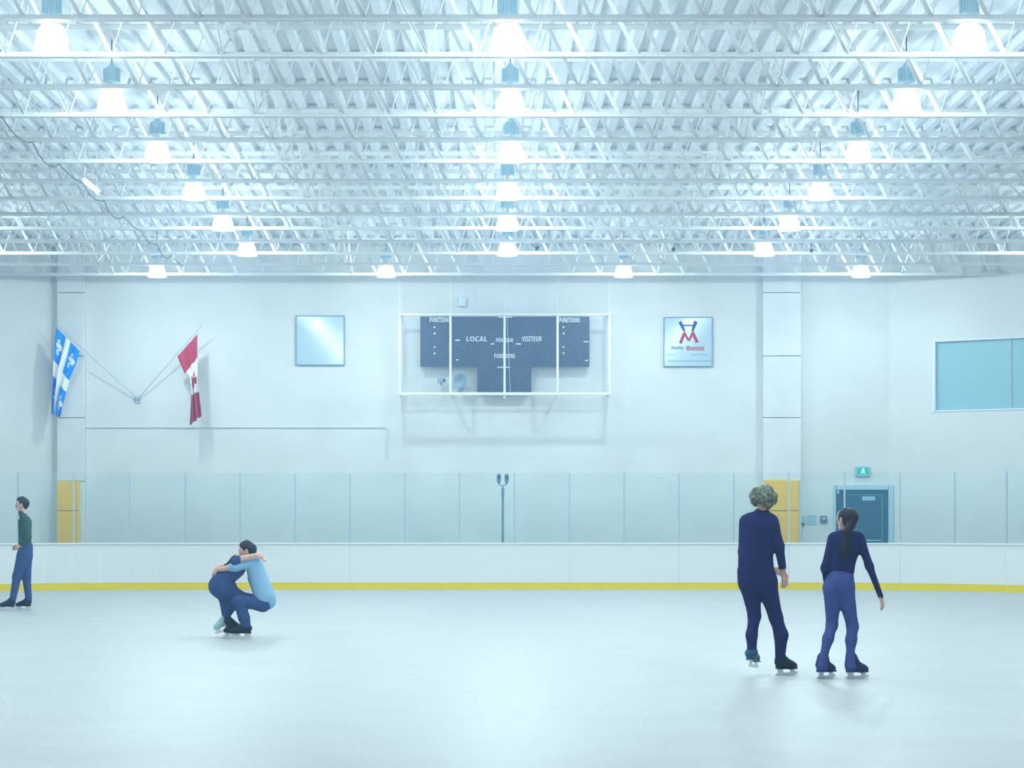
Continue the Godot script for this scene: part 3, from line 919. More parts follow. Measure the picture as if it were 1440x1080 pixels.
	var cd := put(done(st), "wall_conduit", M.wall, self)
	tag(cd, "thin white conduit pipe running along the wall below the flags", "conduit")

# ------------------------------------------------------------------ flags on two crossed poles
# rows: [u along the fly, top-edge point px, bottom-edge point px, fold depth, folds]
func flag(o: Node3D, rows: Array, d: float, tex: Texture2D, zoff: float) -> void:
	var nu := 44
	var nv := 30
	var grid := []
	for i in nu + 1:
		var u := float(i) / nu
		var a := 0
		while a < rows.size() - 2 and rows[a + 1][0] < u:
			a += 1
		var t := clampf((u - rows[a][0]) / (rows[a + 1][0] - rows[a][0]), 0, 1)
		t = t * t * (3 - 2 * t) * 0.5 + t * 0.5
		var pa: Vector2 = (rows[a][1] as Vector2).lerp(rows[a + 1][1], t)
		var pb: Vector2 = (rows[a][2] as Vector2).lerp(rows[a + 1][2], t)
		var fd: float = lerpf(rows[a][3], rows[a + 1][3], t)
		var line := []
		for j in nv + 1:
			var v := float(j) / nv
			var q := pa.lerp(pb, v)
			var w := sin(v * TAU * 2.5 + u * 3.0) * fd
			line.append(px(q.x, q.y, d) + Vector3(0.2 * w * cos(v * 9.0), 0, zoff + w + 0.012))
		grid.append(line)
	var st := new_st()
	st.set_smooth_group(0)
	for i in nu:
		for j in nv:
			var c := [[i, j], [i + 1, j], [i + 1, j + 1], [i, j], [i + 1, j + 1], [i, j + 1]]
			for e in c:
				st.set_uv(Vector2(float(e[0]) / nu, float(e[1]) / nv))
				st.add_vertex(o.transform.affine_inverse() * (grid[e[0]][e[1]] as Vector3))
	var m := mat(Color(1, 1, 1), 0.85, 0.2)
	m.albedo_texture = tex
	m.cull_mode = BaseMaterial3D.CULL_DISABLED
	m.backlight_enabled = true
	m.backlight = Color(0.3, 0.3, 0.3)
	put(done(st), "cloth", m, o)

func fill_poly(im: Image, poly: PackedVector2Array, c: Color) -> void:
	var lo := poly[0]
	var hi := poly[0]
	for p in poly:
		lo = lo.min(p)
		hi = hi.max(p)
	for y in range(maxi(0, int(lo.y)), mini(im.get_height(), int(hi.y) + 1)):
		for x in range(maxi(0, int(lo.x)), mini(im.get_width(), int(hi.x) + 1)):
			if Geometry2D.is_point_in_polygon(Vector2(x + 0.5, y + 0.5), poly):
				im.set_pixel(x, y, c)

func canada() -> ImageTexture:
	var im := Image.create(256, 128, false, Image.FORMAT_RGB8)
	var red := Color(0.76, 0.21, 0.31)  # paler and pinker than the dye: haze is mixed into this red
	im.fill(Color(0.97, 0.97, 0.97))
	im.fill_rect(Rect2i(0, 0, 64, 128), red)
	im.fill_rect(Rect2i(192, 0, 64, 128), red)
	var half := [Vector2(0, -50), Vector2(-9, -33), Vector2(-19, -38), Vector2(-15, -12), Vector2(-27, -25), Vector2(-30, -18), Vector2(-44, -21), Vector2(-39, -6), Vector2(-45, -3), Vector2(-24, 16), Vector2(-27, 25), Vector2(-3, 22), Vector2(-2, 48)]
	var leaf := PackedVector2Array()
	for p in half:
		leaf.append(Vector2(128, 64) + p)
	half.reverse()
	for p in half:
		leaf.append(Vector2(128 - p.x, 64 + p.y))
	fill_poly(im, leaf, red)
	return ImageTexture.create_from_image(im)

func quebec() -> ImageTexture:
	var im := Image.create(240, 160, false, Image.FORMAT_RGB8)
	im.fill(Color(0.08, 0.58, 0.94))
	im.fill_rect(Rect2i(104, 0, 32, 160), Color(0.97, 0.97, 0.97))
	im.fill_rect(Rect2i(0, 64, 240, 32), Color(0.97, 0.97, 0.97))
	for c in [Vector2(52, 32), Vector2(188, 32), Vector2(52, 128), Vector2(188, 128)]:
		# lily: middle petal, two curled petals, a band and a foot
		for part in [[Vector2(0, -24), Vector2(8, -10), Vector2(4, 8), Vector2(-4, 8), Vector2(-8, -10)],
				[Vector2(5, 8), Vector2(9, -6), Vector2(17, -13), Vector2(25, -6), Vector2(23, 4), Vector2(18, 3), Vector2(17, -3), Vector2(12, 1), Vector2(10, 8)],
				[Vector2(-5, 8), Vector2(-9, -6), Vector2(-17, -13), Vector2(-25, -6), Vector2(-23, 4), Vector2(-18, 3), Vector2(-17, -3), Vector2(-12, 1), Vector2(-10, 8)],
				[Vector2(-13, 8), Vector2(13, 8), Vector2(13, 13), Vector2(-13, 13)],
				[Vector2(-5, 13), Vector2(5, 13), Vector2(11, 21), Vector2(0, 25), Vector2(-11, 21)]]:
			var poly := PackedVector2Array()
			for p in part:
				poly.append(c + p)
			fill_poly(im, poly, Color(0.97, 0.97, 0.97))
	return ImageTexture.create_from_image(im)

func build_flags() -> void:
	var d := WALL_D - 0.55
	# the poles start at one bracket on the wall and lean out to either side
	var foot := px(194, 561, WALL_D - 0.06)
	var br := thing("flag_bracket", "small grey wall bracket holding the two flag poles", "bracket", px(194, 561, WALL_D))
	put(box_mesh(Vector3(0.14, 0.16, 0.03), 0.008, Vector3(0, -0.02, 0.015)), "plate", M.wire, br)
	for s in [-1.0, 1.0]:
		var st := new_st()
		tube(st, [Vector3(0.01 * s, -0.03, 0.03), Vector3(0.06 * s, 0.05, 0.075)], 0.022, 10)
		put(done(st), "socket", M.wire, br)
	for f in [[Vector2(77, 455), "flag_quebec"], [Vector2(281.5, 460), "flag_canada"]]:
		var tip := px(f[0].x, f[0].y, d)
		var blue: bool = f[1] == "flag_quebec"
		var o := thing("wall_flag", "blue flag with white cross and lilies hanging limp from a leaning pole" if blue else "red and white maple leaf flag hanging limp from a leaning pole", "flag", foot)
		var st := new_st()
		tube(st, [Vector3.ZERO, tip - foot], 0.011, 8)
		put(done(st), "pole", M.wire, o)
		st = new_st()
		lathe(st, [Vector2(0, -0.01), Vector2(0.014, 0), Vector2(0.018, 0.02), Vector2(0.01, 0.045), Vector2(0, 0.05)], 12, tip - foot, Basis(Quaternion(Vector3.UP, (tip - foot).normalized())))
		put(done(st), "finial", M.wire, o)
		if blue:
			flag(o, [[0.0, Vector2(80, 461), Vector2(113, 494)],
				[0.18, Vector2(78, 478), Vector2(108, 510)],
				[0.42, Vector2(76, 505), Vector2(97, 534)],
				[0.62, Vector2(75, 535), Vector2(91, 556)],
				[0.8, Vector2(74, 558), Vector2(87, 572)],
				[1.0, Vector2(73, 582), Vector2(84, 587)]].map(func(r): return r + [0.02 + 0.09 * r[0]]), d, quebec(), 0.05)
		else:
			flag(o, [[0.0, Vector2(278, 470), Vector2(250, 502)],
				[0.22, Vector2(278, 499), Vector2(259, 524)],
				[0.34, Vector2(278, 519), Vector2(267, 533)],
				[0.55, Vector2(278, 537), Vector2(268, 545)],
				[0.75, Vector2(280, 551), Vector2(268, 557)],
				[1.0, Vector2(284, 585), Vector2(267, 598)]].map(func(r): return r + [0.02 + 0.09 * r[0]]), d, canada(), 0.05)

# ------------------------------------------------------------------ bodies: a smooth field round bones, meshed as surface nets
# bones: [from, to, radius at from, radius at to]
func nets(st: SurfaceTool, bones: Array, cell: float, kk := 75.0) -> void:
	var lo := Vector3(1e9, 1e9, 1e9)
	var hi := -lo
	var reach := 3.2 / kk + cell * 1.5
	for b in bones:
		var r := maxf(b[2], b[3]) + reach
		lo = lo.min((b[0] as Vector3).min(b[1]) - Vector3.ONE * r)
		hi = hi.max((b[0] as Vector3).max(b[1]) + Vector3.ONE * r)
	var nx := int((hi.x - lo.x) / cell) + 2
	var ny := int((hi.y - lo.y) / cell) + 2
	var nz := int((hi.z - lo.z) / cell) + 2
	var sx := 1
	var sy := nx
	var sz := nx * ny
	var sum := PackedFloat32Array()
	sum.resize(nx * ny * nz)
	for b in bones:
		var a: Vector3 = b[0]
		var ab: Vector3 = (b[1] as Vector3) - a
		var l2 := maxf(ab.length_squared(), 1e-9)
		var ra: float = b[2]
		var dr: float = float(b[3]) - ra
		var r := maxf(b[2], b[3]) + reach
		var p0 := (a.min(b[1]) - Vector3.ONE * r - lo) / cell
		var p1 := (a.max(b[1]) + Vector3.ONE * r - lo) / cell
		var i0 := maxi(0, int(p0.x))
		var i1 := mini(nx - 1, int(p1.x) + 1)
		for z in range(maxi(0, int(p0.z)), mini(nz - 1, int(p1.z) + 1) + 1):
			for y in range(maxi(0, int(p0.y)), mini(ny - 1, int(p1.y) + 1) + 1):
				var at := z * sz + y * sy
				var q := Vector3(lo.x + i0 * cell, lo.y + y * cell, lo.z + z * cell) - a
				for x in range(i0, i1 + 1):
					var t := clampf(q.dot(ab) / l2, 0.0, 1.0)
					var dd := (q - ab * t).length() - ra - dr * t
					if dd < reach:
						sum[at + x] += exp(-kk * dd)
					q.x += cell
	# values: below zero inside
	var val := PackedFloat32Array()
	val.resize(sum.size())
	for i in sum.size():
		var s := sum[i]
		val[i] = 0.2 if s < 1e-6 else -log(s) / kk
	var index := {}
	var corner := [0, sx, sy, sx + sy, sz, sx + sz, sy + sz, sx + sy + sz]
	var count := 0
	var verts := PackedVector3Array()
	for z in nz - 1:
		for y in ny - 1:
			var row := z * sz + y * sy
			for x in nx - 1:
				var c := row + x
				if val[c] >= 0.2 and val[c + sx + sy + sz] >= 0.2:
					continue
				var inside := 0
				for k in 8:
					if val[c + corner[k]] < 0.0:
						inside += 1
				if inside == 0 or inside == 8:
					continue
				var acc := Vector3.ZERO
				var m := 0
				for k in 8:
					for ax in 3:
						var bit := 1 << ax
						if k & bit:
							continue
						var va := val[c + corner[k]]
						var vb := val[c + corner[k | bit]]
						if (va < 0.0) != (vb < 0.0):
							var t := va / (va - vb)
							var p := Vector3(k & 1, (k >> 1) & 1, (k >> 2) & 1)
							p[ax] += t
							acc += p
							m += 1
				index[c] = count
				verts.append(lo + (Vector3(x, y, z) + acc / m) * cell)
				count += 1
	st.set_smooth_group(0)
	var strides := [sx, sy, sz]
	for c in index:
		# edges that leave this cell's first corner
		for ax in 3:
			var va := val[c]
			var vb := val[c + strides[ax]]
			if (va < 0.0) == (vb < 0.0):
				continue
			var u: int = strides[(ax + 1) % 3]
			var v: int = strides[(ax + 2) % 3]
			if not (index.has(c - u) and index.has(c - v) and index.has(c - u - v)):
				continue
			var q := [verts[index[c - u - v]], verts[index[c - v]], verts[index[c]], verts[index[c - u]]]
			# counter-clockwise about +axis; front faces run clockwise
			var order := [0, 2, 1, 0, 3, 2] if va < 0.0 else [0, 1, 2, 0, 2, 3]
			for k in order:
				st.add_vertex(q[k])

func net_mesh(bones: Array, cell: float, kk := 75.0) -> ArrayMesh:
	var st := new_st()
	nets(st, bones, cell, kk)
	return done(st)

# a hand: wrist, direction of the fingers, direction the back of the hand faces, +1 when the thumb lies to the left of the fingers seen from the back
func hand_bones(w: Vector3, dir: Vector3, back: Vector3, thumb: float, curl: float, size := 1.0) -> Array:
	dir = dir.normalized()
	back = (back - dir * back.dot(dir)).normalized()
	var side := dir.cross(back).normalized() * thumb
	var out := []
	for s in [-0.024, -0.008, 0.008, 0.024]:
		out.append([w + side * s * 0.7 * size, w + (dir * 0.085 + side * s) * size, 0.014 * size, 0.0125 * size])
	var lens := [0.070, 0.080, 0.074, 0.058]
	for i in 4:
		var s: float = [0.027, 0.009, -0.009, -0.027][i]
		var p := w + (dir * 0.085 + side * s) * size
		var a := curl
		for j in 3:
			var l: float = lens[i] * [0.45, 0.31, 0.24][j] * size
			var dv := dir * cos(a) - back * sin(a) + side * s * 1.2
			out.append([p, p + dv.normalized() * l, 0.0092 * size, 0.0082 * size])
			p += dv.normalized() * l
			a += curl * 0.9
	var tp := w + (dir * 0.025 + side * 0.028) * size
	var td := (dir * 0.75 + side * 0.6 - back * 0.25).normalized()
	out.append([tp, tp + td * 0.04 * size, 0.012 * size, 0.0105 * size])
	out.append([tp + td * 0.04 * size, tp + (td * 0.04 + (dir * 0.9 - back * 0.3).normalized() * 0.03) * size, 0.0105 * size, 0.009 * size])
	return out

# a head: centre of the skull, where the face looks, up
func head_bones(c: Vector3, fwd: Vector3, up: Vector3) -> Array:
	fwd = fwd.normalized()
	up = (up - fwd * up.dot(fwd)).normalized()
	var r := fwd.cross(up).normalized()
	var g := func(x: float, y: float, z: float) -> Vector3: return c + r * x + up * y + fwd * z
	return [
		[g.call(0, 0.025, -0.025), g.call(0, 0.03, 0.02), 0.082, 0.074],
		[g.call(0, -0.03, 0.025), g.call(0, -0.075, 0.045), 0.058, 0.036],
		[g.call(-0.03, -0.045, 0.01), g.call(-0.012, -0.09, 0.055), 0.03, 0.018],
		[g.call(0.03, -0.045, 0.01), g.call(0.012, -0.09, 0.055), 0.03, 0.018],
		[g.call(0, 0.0, 0.088), g.call(0, -0.032, 0.106), 0.009, 0.012],
		[g.call(-0.03, 0.008, 0.078), g.call(0.03, 0.008, 0.078), 0.012, 0.012],
		[g.call(-0.018, -0.062, 0.083), g.call(0.018, -0.062, 0.083), 0.008, 0.008],
		[g.call(-0.078, 0.01, -0.006), g.call(-0.075, -0.028, 0.0), 0.012, 0.009],
		[g.call(0.078, 0.01, -0.006), g.call(0.075, -0.028, 0.0), 0.012, 0.009],
	]

func add_eyes(o: Node3D, c: Vector3, fwd: Vector3, up: Vector3) -> void:
	fwd = fwd.normalized()
	up = (up - fwd * up.dot(fwd)).normalized()
	var r := fwd.cross(up).normalized()
	for s in [-1.0, 1.0]:
		var st := new_st()
		lathe(st, [Vector2(0, -0.011), Vector2(0.008, -0.008), Vector2(0.011, 0), Vector2(0.008, 0.008), Vector2(0, 0.011)], 12, c + r * 0.031 * s - up * 0.008 + fwd * 0.078)
		put(done(st), "eye", M.eye, o)

func shrunk(bones: Array, by: float) -> Array:
	var out := []
	for b in bones:
		out.append([b[0], b[1], maxf(b[2] - by, 0.012), maxf(b[3] - by, 0.012)])
	return out

# a figure skate standing at a point of the ice: heel..toe along dir; tilt lifts the toe
func skate(o: Node3D, heel: Vector3, dir: Vector3, up: Vector3, ankle: Vector3, m: Material, length := 0.27) -> void:
	dir = dir.normalized()
	up = (up - dir * up.dot(dir)).normalized()
	var r := dir.cross(up).normalized()
	var g := func(x: float, y: float, z: float) -> Vector3: return heel + dir * x + up * y + r * z
	# heel: bottom of the blade under the heel
	var k := length / 0.27
	var bones := [
		[g.call(0.035 * k, 0.125, 0), g.call(0.10 * k, 0.115, 0), 0.038, 0.04],
		[g.call(0.10 * k, 0.115, 0), g.call(0.185 * k, 0.098, 0), 0.042, 0.038],
		[g.call(0.185 * k, 0.096, 0.008), g.call(0.235 * k, 0.09, 0), 0.034, 0.026],
		[g.call(0.04 * k, 0.13, 0), ankle, 0.042, 0.047],
		[g.call(0.12 * k, 0.12, 0), ankle + dir * 0.02, 0.04, 0.044],
	]
	var boot := put(net_mesh(bones, 0.011), "skate", m, o)
	var st := new_st()
	var bs := Basis(dir, up, r)
	bx(st, g.call(0.13 * k, 0.068, 0), Vector3(0.25 * k, 0.014, 0.066), 0.004, bs)
	bx(st, g.call(0.035 * k, 0.082, 0), Vector3(0.06, 0.03, 0.06), 0.006, bs)
	put(done(st), "sole", m, boot)
	# blade with two stanchions and a toe pick, as one outline
	st = new_st()
	var poly := PackedVector2Array()
	for p in [[-0.015, 0.004], [0.03, 0.0], [0.14, -0.001], [0.235, 0.003], [0.262, 0.012], [0.272, 0.028], [0.262, 0.042], [0.245, 0.03], [0.225, 0.064], [0.165, 0.064], [0.175, 0.03], [0.09, 0.026], [0.075, 0.064], [0.005, 0.064], [0.015, 0.026], [-0.015, 0.018]]:
		poly.append(Vector2(p[0] * k, p[1]))
	prism(st, poly, 0.006, Transform3D(bs, heel))
	bx(st, g.call(0.2 * k, 0.061, 0), Vector3(0.09, 0.006, 0.05), 0.0, bs)
	bx(st, g.call(0.04 * k, 0.061, 0), Vector3(0.08, 0.006, 0.045), 0.0, bs)
	put(done(st), "blade", M.blade, boot)

func ground(x: float, d: float, dy := 0.0) -> Vector3:
	return Vector3((x - VX) * d / F, dy, -d)

# everything of one person: parts in world coordinates, moved under a node at the feet
func person(label: String, at: Vector3, group := "") -> Node3D:
	return thing("person", label, "person", at, group)

func dress(o: Node3D, skin: Array, fine: Array, clothes: Array, hair: Array, hair_mat: Material, head: Array, cell := 0.014) -> void:
	# skin: coarse bones, fine: arrays of bones each meshed finely, clothes: [[name, bones, material]]
	var off := -o.position
	var mv := func(bones: Array) -> Array: return bones.map(func(b): return [b[0] + off, b[1] + off, b[2], b[3]])
	var st := new_st()
	nets(st, mv.call(skin), cell * 1.15)
	nets(st, mv.call(head_bones(head[0], head[1], head[2])), 0.0065, 110.0)
	for f in fine:
		nets(st, mv.call(f), 0.0052, 260.0)
	put(done(st), "body", M.skin, o)
	add_eyes(o, head[0] + off, head[1], head[2])
	for c in clothes:
		put(net_mesh(mv.call(c[1]), cell), c[0], c[2], o)
	if hair.size():
		put(net_mesh(mv.call(hair), 0.009, 95.0), "hair", hair_mat, o)

func build_people() -> void:
	back_view_man()
	back_view_woman()
	man_in_green()
	crouching_pair()

func back_view_man() -> void:
	var d := 21.0
	var J := func(x: float, y: float, z := 0.0) -> Vector3: return px(x, y, d - z) 
	var o := person("person with curly fair hair in a dark navy outfit, seen from behind", ground(1080, d))
	var sl: Vector3 = J.call(1049, 733)
	var sr: Vector3 = J.call(1086, 733)
	var el: Vector3 = J.call(1046, 776, -0.06)
	var wl: Vector3 = J.call(1082, 801, -0.26)
	var er: Vector3 = J.call(1095.5, 768, 0.03)
	var wr: Vector3 = J.call(1101.5, 805, -0.02)
	var tr: Vector3 = J.call(1106, 829, -0.05)
	var top := [
		[J.call(1057, 739), J.call(1055, 788), 0.108, 0.100], [J.call(1077, 739), J.call(1070, 788), 0.108, 0.100],
		[J.call(1057, 730), J.call(1080, 730), 0.062, 0.062], [J.call(1066, 740, 0.02), J.call(1064, 780, 0.0), 0.11, 0.10],
		[sl, el, 0.062, 0.050], [el, wl, 0.048, 0.038],
		[sr, er, 0.060, 0.048], [er, er.lerp(wr, 0.80), 0.046, 0.038],
		[J.call(1070, 722), J.call(1073, 719), 0.062, 0.052],
		[J.call(1054, 785), J.call(1054, 806), 0.104, 0.112], [J.call(1071, 785), J.call(1073, 806), 0.102, 0.112],
	]
	var kl: Vector3 = J.call(1061, 866, -0.02)
	var al: Vector3 = J.call(1057.5, 917, 0.06)
	var kr: Vector3 = J.call(1091, 868, -0.03)
	var cr: Vector3 = J.call(1098.5, 893, 0.0)
	var ar: Vector3 = J.call(1097, 926, 0.0)
	var legs := [
		[J.call(1053, 803), J.call(1054, 818), 0.112, 0.108], [J.call(1073, 803), J.call(1077, 818), 0.112, 0.108],
		[J.call(1054, 818), kl, 0.104, 0.060], [kl, J.call(1057, 893, 0.04), 0.058, 0.052], [J.call(1057, 893, 0.04), al, 0.052, 0.046],
		[J.call(1077, 818), kr, 0.104, 0.064], [kr, cr, 0.062, 0.064], [cr, ar, 0.064, 0.048],
	]
	var head: Vector3 = J.call(1074, 703)
	var fwd := Vector3(0.35, -0.05, -1)
	var skin := shrunk(top + legs, 0.016) + [[J.call(1071, 724), J.call(1074, 708), 0.05, 0.048], [er.lerp(wr, 0.7), wr, 0.033, 0.027]]
	var hr := hand_bones(wr, tr - wr, Vector3(0.6, 0, 0.8), -1.0, 0.25)
	var hl := hand_bones(wl, J.call(1096, 803, -0.2) - wl, Vector3(0, 0.3, 1), 1.0, 0.5)
	var hair := []
	# curls: many small lumps on the skull
	var r2 := RandomNumberGenerator.new()
	r2.seed = 9
	hair.append([head + Vector3(0, 0.03, 0.02), head + Vector3(0.01, 0.035, -0.03), 0.088, 0.085])
	for i in 70:
		var v := Vector3(r2.randf_range(-1, 1), r2.randf_range(-0.45, 1), r2.randf_range(-1, 1)).normalized()
		if v.dot(fwd.normalized()) > 0.45 and v.y < 0.5:
			continue
		var p := head + Vector3(0.0, 0.02, 0.01) + v * Vector3(0.112, 0.10, 0.112)
		hair.append([p, p + Vector3(r2.randf_range(-0.02, 0.02), r2.randf_range(-0.02, 0.01), r2.randf_range(-0.02, 0.02)), 0.027, 0.018])
	dress(o, skin, [hr, hl], [["sweater", top, M.navy], ["trousers", legs, M.navy]], hair, M.hair_curly, [head, fwd, Vector3.UP], 0.013)
	var off := o.position
	skate(o, ground(1092, d, 0.0) - off, Vector3(1, 0, -0.35), Vector3.UP, ar - off, M.boot, 0.225)
	var hh: Vector3 = J.call(1053.5, 937, 0.08)
	skate(o, hh - off, Vector3(0.5, -0.16, -1).normalized(), Vector3(0, 1, -0.2), al - off, M.boot_teal, 0.26)

func back_view_woman() -> void:
	var d := 20.55
	var J := func(x: float, y: float, z := 0.0) -> Vector3: return px(x, y, d - z)
	var o := person("person with a long dark ponytail in close-fitting navy, one arm held out low", ground(1188, d))
	var sl: Vector3 = J.call(1171, 757)
	var sr: Vector3 = J.call(1209, 757)
	var el: Vector3 = J.call(1160, 799, 0.02)
	var wl: Vector3 = J.call(1163, 826, -0.16)
	var er: Vector3 = J.call(1222.5, 796, 0.03)
	var wr: Vector3 = J.call(1238.5, 839, -0.02)
	var top := [
		[J.call(1181, 764), J.call(1180, 796), 0.082, 0.076], [J.call(1200, 764), J.call(1189, 796), 0.082, 0.076],
		[J.call(1176, 755), J.call(1205, 755), 0.05, 0.05], [J.call(1190, 762, 0.02), J.call(1185, 795), 0.086, 0.078],
		[sl, el, 0.047, 0.036], [el, wl, 0.035, 0.027],
		[sr, er, 0.047, 0.036], [er, wr, 0.035, 0.026],
		[J.call(1190, 748), J.call(1190, 742), 0.05, 0.042],
		[J.call(1179, 794), J.call(1178, 804), 0.076, 0.08], [J.call(1189, 794), J.call(1189, 804), 0.076, 0.08],
	]
	var kl: Vector3 = J.call(1170, 879, -0.07)
	var al: Vector3 = J.call(1157.5, 926, 0.03)
	var kr: Vector3 = J.call(1199, 881, -0.05)
	var ar: Vector3 = J.call(1195.5, 924, 0.03)
	var legs := [
		[J.call(1179, 803), J.call(1172, 826), 0.082, 0.092], [J.call(1188, 803), J.call(1187, 826), 0.082, 0.092], [J.call(1177, 818, 0.02), J.call(1185, 820, 0.02), 0.092, 0.092],
		[J.call(1171, 828), kl, 0.09, 0.052], [kl, J.call(1164.5, 898, 0.0), 0.05, 0.049], [J.call(1164.5, 898, 0.0), al, 0.049, 0.036],
		[J.call(1188, 828), kr, 0.09, 0.054], [kr, J.call(1197, 900, 0.0), 0.051, 0.05], [J.call(1197, 900, 0.0), ar, 0.05, 0.036],
		[al, ground(1156.5, d - 0.03, 0.115), 0.036, 0.054], [ar, ground(1196, d - 0.03, 0.115), 0.036, 0.054],
	]
	var head: Vector3 = J.call(1190.5, 731)
	var fwd := Vector3(-0.75, -0.05, -1)
	var skin := shrunk(top + legs, 0.014) + [[J.call(1190, 748), J.call(1190, 737), 0.043, 0.042]]
	var hr := hand_bones(wr, J.call(1241.5, 850, -0.03) - wr, Vector3(0.8, 0.2, 0.5), -1.0, 0.3, 0.85)
	var hl := hand_bones(wl, J.call(1172, 831, -0.2) - wl, Vector3(-0.3, 0.6, 0.6), 1.0, 0.35, 0.85)
	var b := -fwd.normalized()
	var hair := [
		[head + Vector3(0, 0.03, 0) + b * 0.01, head + Vector3(0, 0.03, 0) + b * 0.045, 0.088, 0.078],
		[head + Vector3(0, 0.0, 0) + b * 0.04, head + Vector3(0, -0.04, 0) + b * 0.045, 0.075, 0.06],
		[head + b * 0.10 + Vector3(0, 0.02, 0), J.call(1191, 748, 0.12), 0.035, 0.042],
		[J.call(1191, 748, 0.12), J.call(1189, 772, 0.115), 0.042, 0.05], [J.call(1189, 772, 0.115), J.call(1187, 789, 0.10), 0.05, 0.018],
	]
	dress(o, skin, [hr, hl], [["long_sleeved_top", top, M.navy], ["leggings", legs, M.navy_soft]], hair, M.hair_dark, [head, fwd, Vector3.UP], 0.012)
	var off := o.position
	skate(o, ground(1150.5, d) - off, Vector3(0.8, 0, -0.6), Vector3.UP, ground(1156.5, d - 0.0, 0.20) - off, M.boot_navy, 0.23)
	skate(o, ground(1190.5, d) - off, Vector3(1, 0, -0.25), Vector3.UP, ground(1196, d - 0.0, 0.20) - off, M.boot_navy, 0.225)

func man_in_green() -> void:
	var d := 36.7
	var J := func(x: float, y: float, z := 0.0) -> Vector3: return px(x, y, d - z)
	var o := person("person in a green sweater and blue trousers gliding with hands together", ground(28, d))
	var s1: Vector3 = J.call(35, 731, 0.17)
	var e1: Vector3 = J.call(40, 755, 0.22)
	var w1: Vector3 = J.call(29, 767, 0.16)
	var s2: Vector3 = J.call(35, 731, -0.17)
	var e2: Vector3 = J.call(39, 755, -0.2)
	var w2: Vector3 = J.call(28, 767, -0.06)
	var top := [
		[J.call(35, 735, 0.09), J.call(35, 765, 0.07), 0.115, 0.105], [J.call(35, 735, -0.09), J.call(35, 765, -0.07), 0.115, 0.105],
		[J.call(34, 729, 0.13), J.call(34, 729, -0.13), 0.06, 0.06], [J.call(32, 724), J.call(31, 721), 0.065, 0.06],
		[s1, e1, 0.065, 0.052], [e1, e1.lerp(w1, 0.86), 0.050, 0.04], [s2, e2, 0.065, 0.052], [e2, e2.lerp(w2, 0.86), 0.050, 0.04],
	]
	var k1: Vector3 = J.call(24, 811, 0.09)
	var a1: Vector3 = J.call(18, 843, 0.1)
	var k2: Vector3 = J.call(37, 811, -0.09)
	var a2: Vector3 = J.call(40.5, 843, -0.1)
	var legs := [
		[J.call(36, 769, 0.07), J.call(34, 781, 0.09), 0.112, 0.115], [J.call(37, 769, -0.07), J.call(36, 781, -0.09), 0.112, 0.115],
		[J.call(33, 782, 0.09), k1, 0.115, 0.078], [k1, a1, 0.074, 0.055], [J.call(36, 782, -0.09), k2, 0.115, 0.078], [k2, a2, 0.074, 0.055],
	]
	var head: Vector3 = J.call(30.5, 709.5)
	var fwd := Vector3(-1, -0.1, 0.1)
	var skin := shrunk(top + legs, 0.016) + [[J.call(33, 724), J.call(31.5, 712), 0.05, 0.048], [e1.lerp(w1, 0.8), w1, 0.034, 0.028], [e2.lerp(w2, 0.8), w2, 0.034, 0.028]]
	var h1 := hand_bones(w1, Vector3(-1, -0.25, -0.4), Vector3(-0.2, 0.7, 0.7), -1.0, 0.5)
	var h2 := hand_bones(w2, Vector3(-1, -0.25, 0.3), Vector3(-0.2, 0.7, -0.7), 1.0, 0.5)
	var hair := [[head + Vector3(0.02, 0.035, 0), head + Vector3(0.045, 0.03, 0), 0.09, 0.085], [head + Vector3(-0.04, 0.085, 0.02), head + Vector3(0.01, 0.09, 0), 0.04, 0.05], [head + Vector3(0.07, -0.01, 0), head + Vector3(0.06, -0.05, 0), 0.05, 0.035]]
	dress(o, skin, [h1, h2], [["sweater", top, M.green], ["trousers", legs, M.denim]], hair, M.hair_brown, [head, fwd, Vector3.UP], 0.016)
	var off := o.position
	skate(o, ground(21, d - 0.1) - off, Vector3(-1, 0, 0.1), Vector3.UP, a1 - off, M.boot, 0.28)
	skate(o, ground(43.5, d + 0.1) - off, Vector3(-1, 0, -0.1), Vector3.UP, a2 - off, M.boot, 0.28)

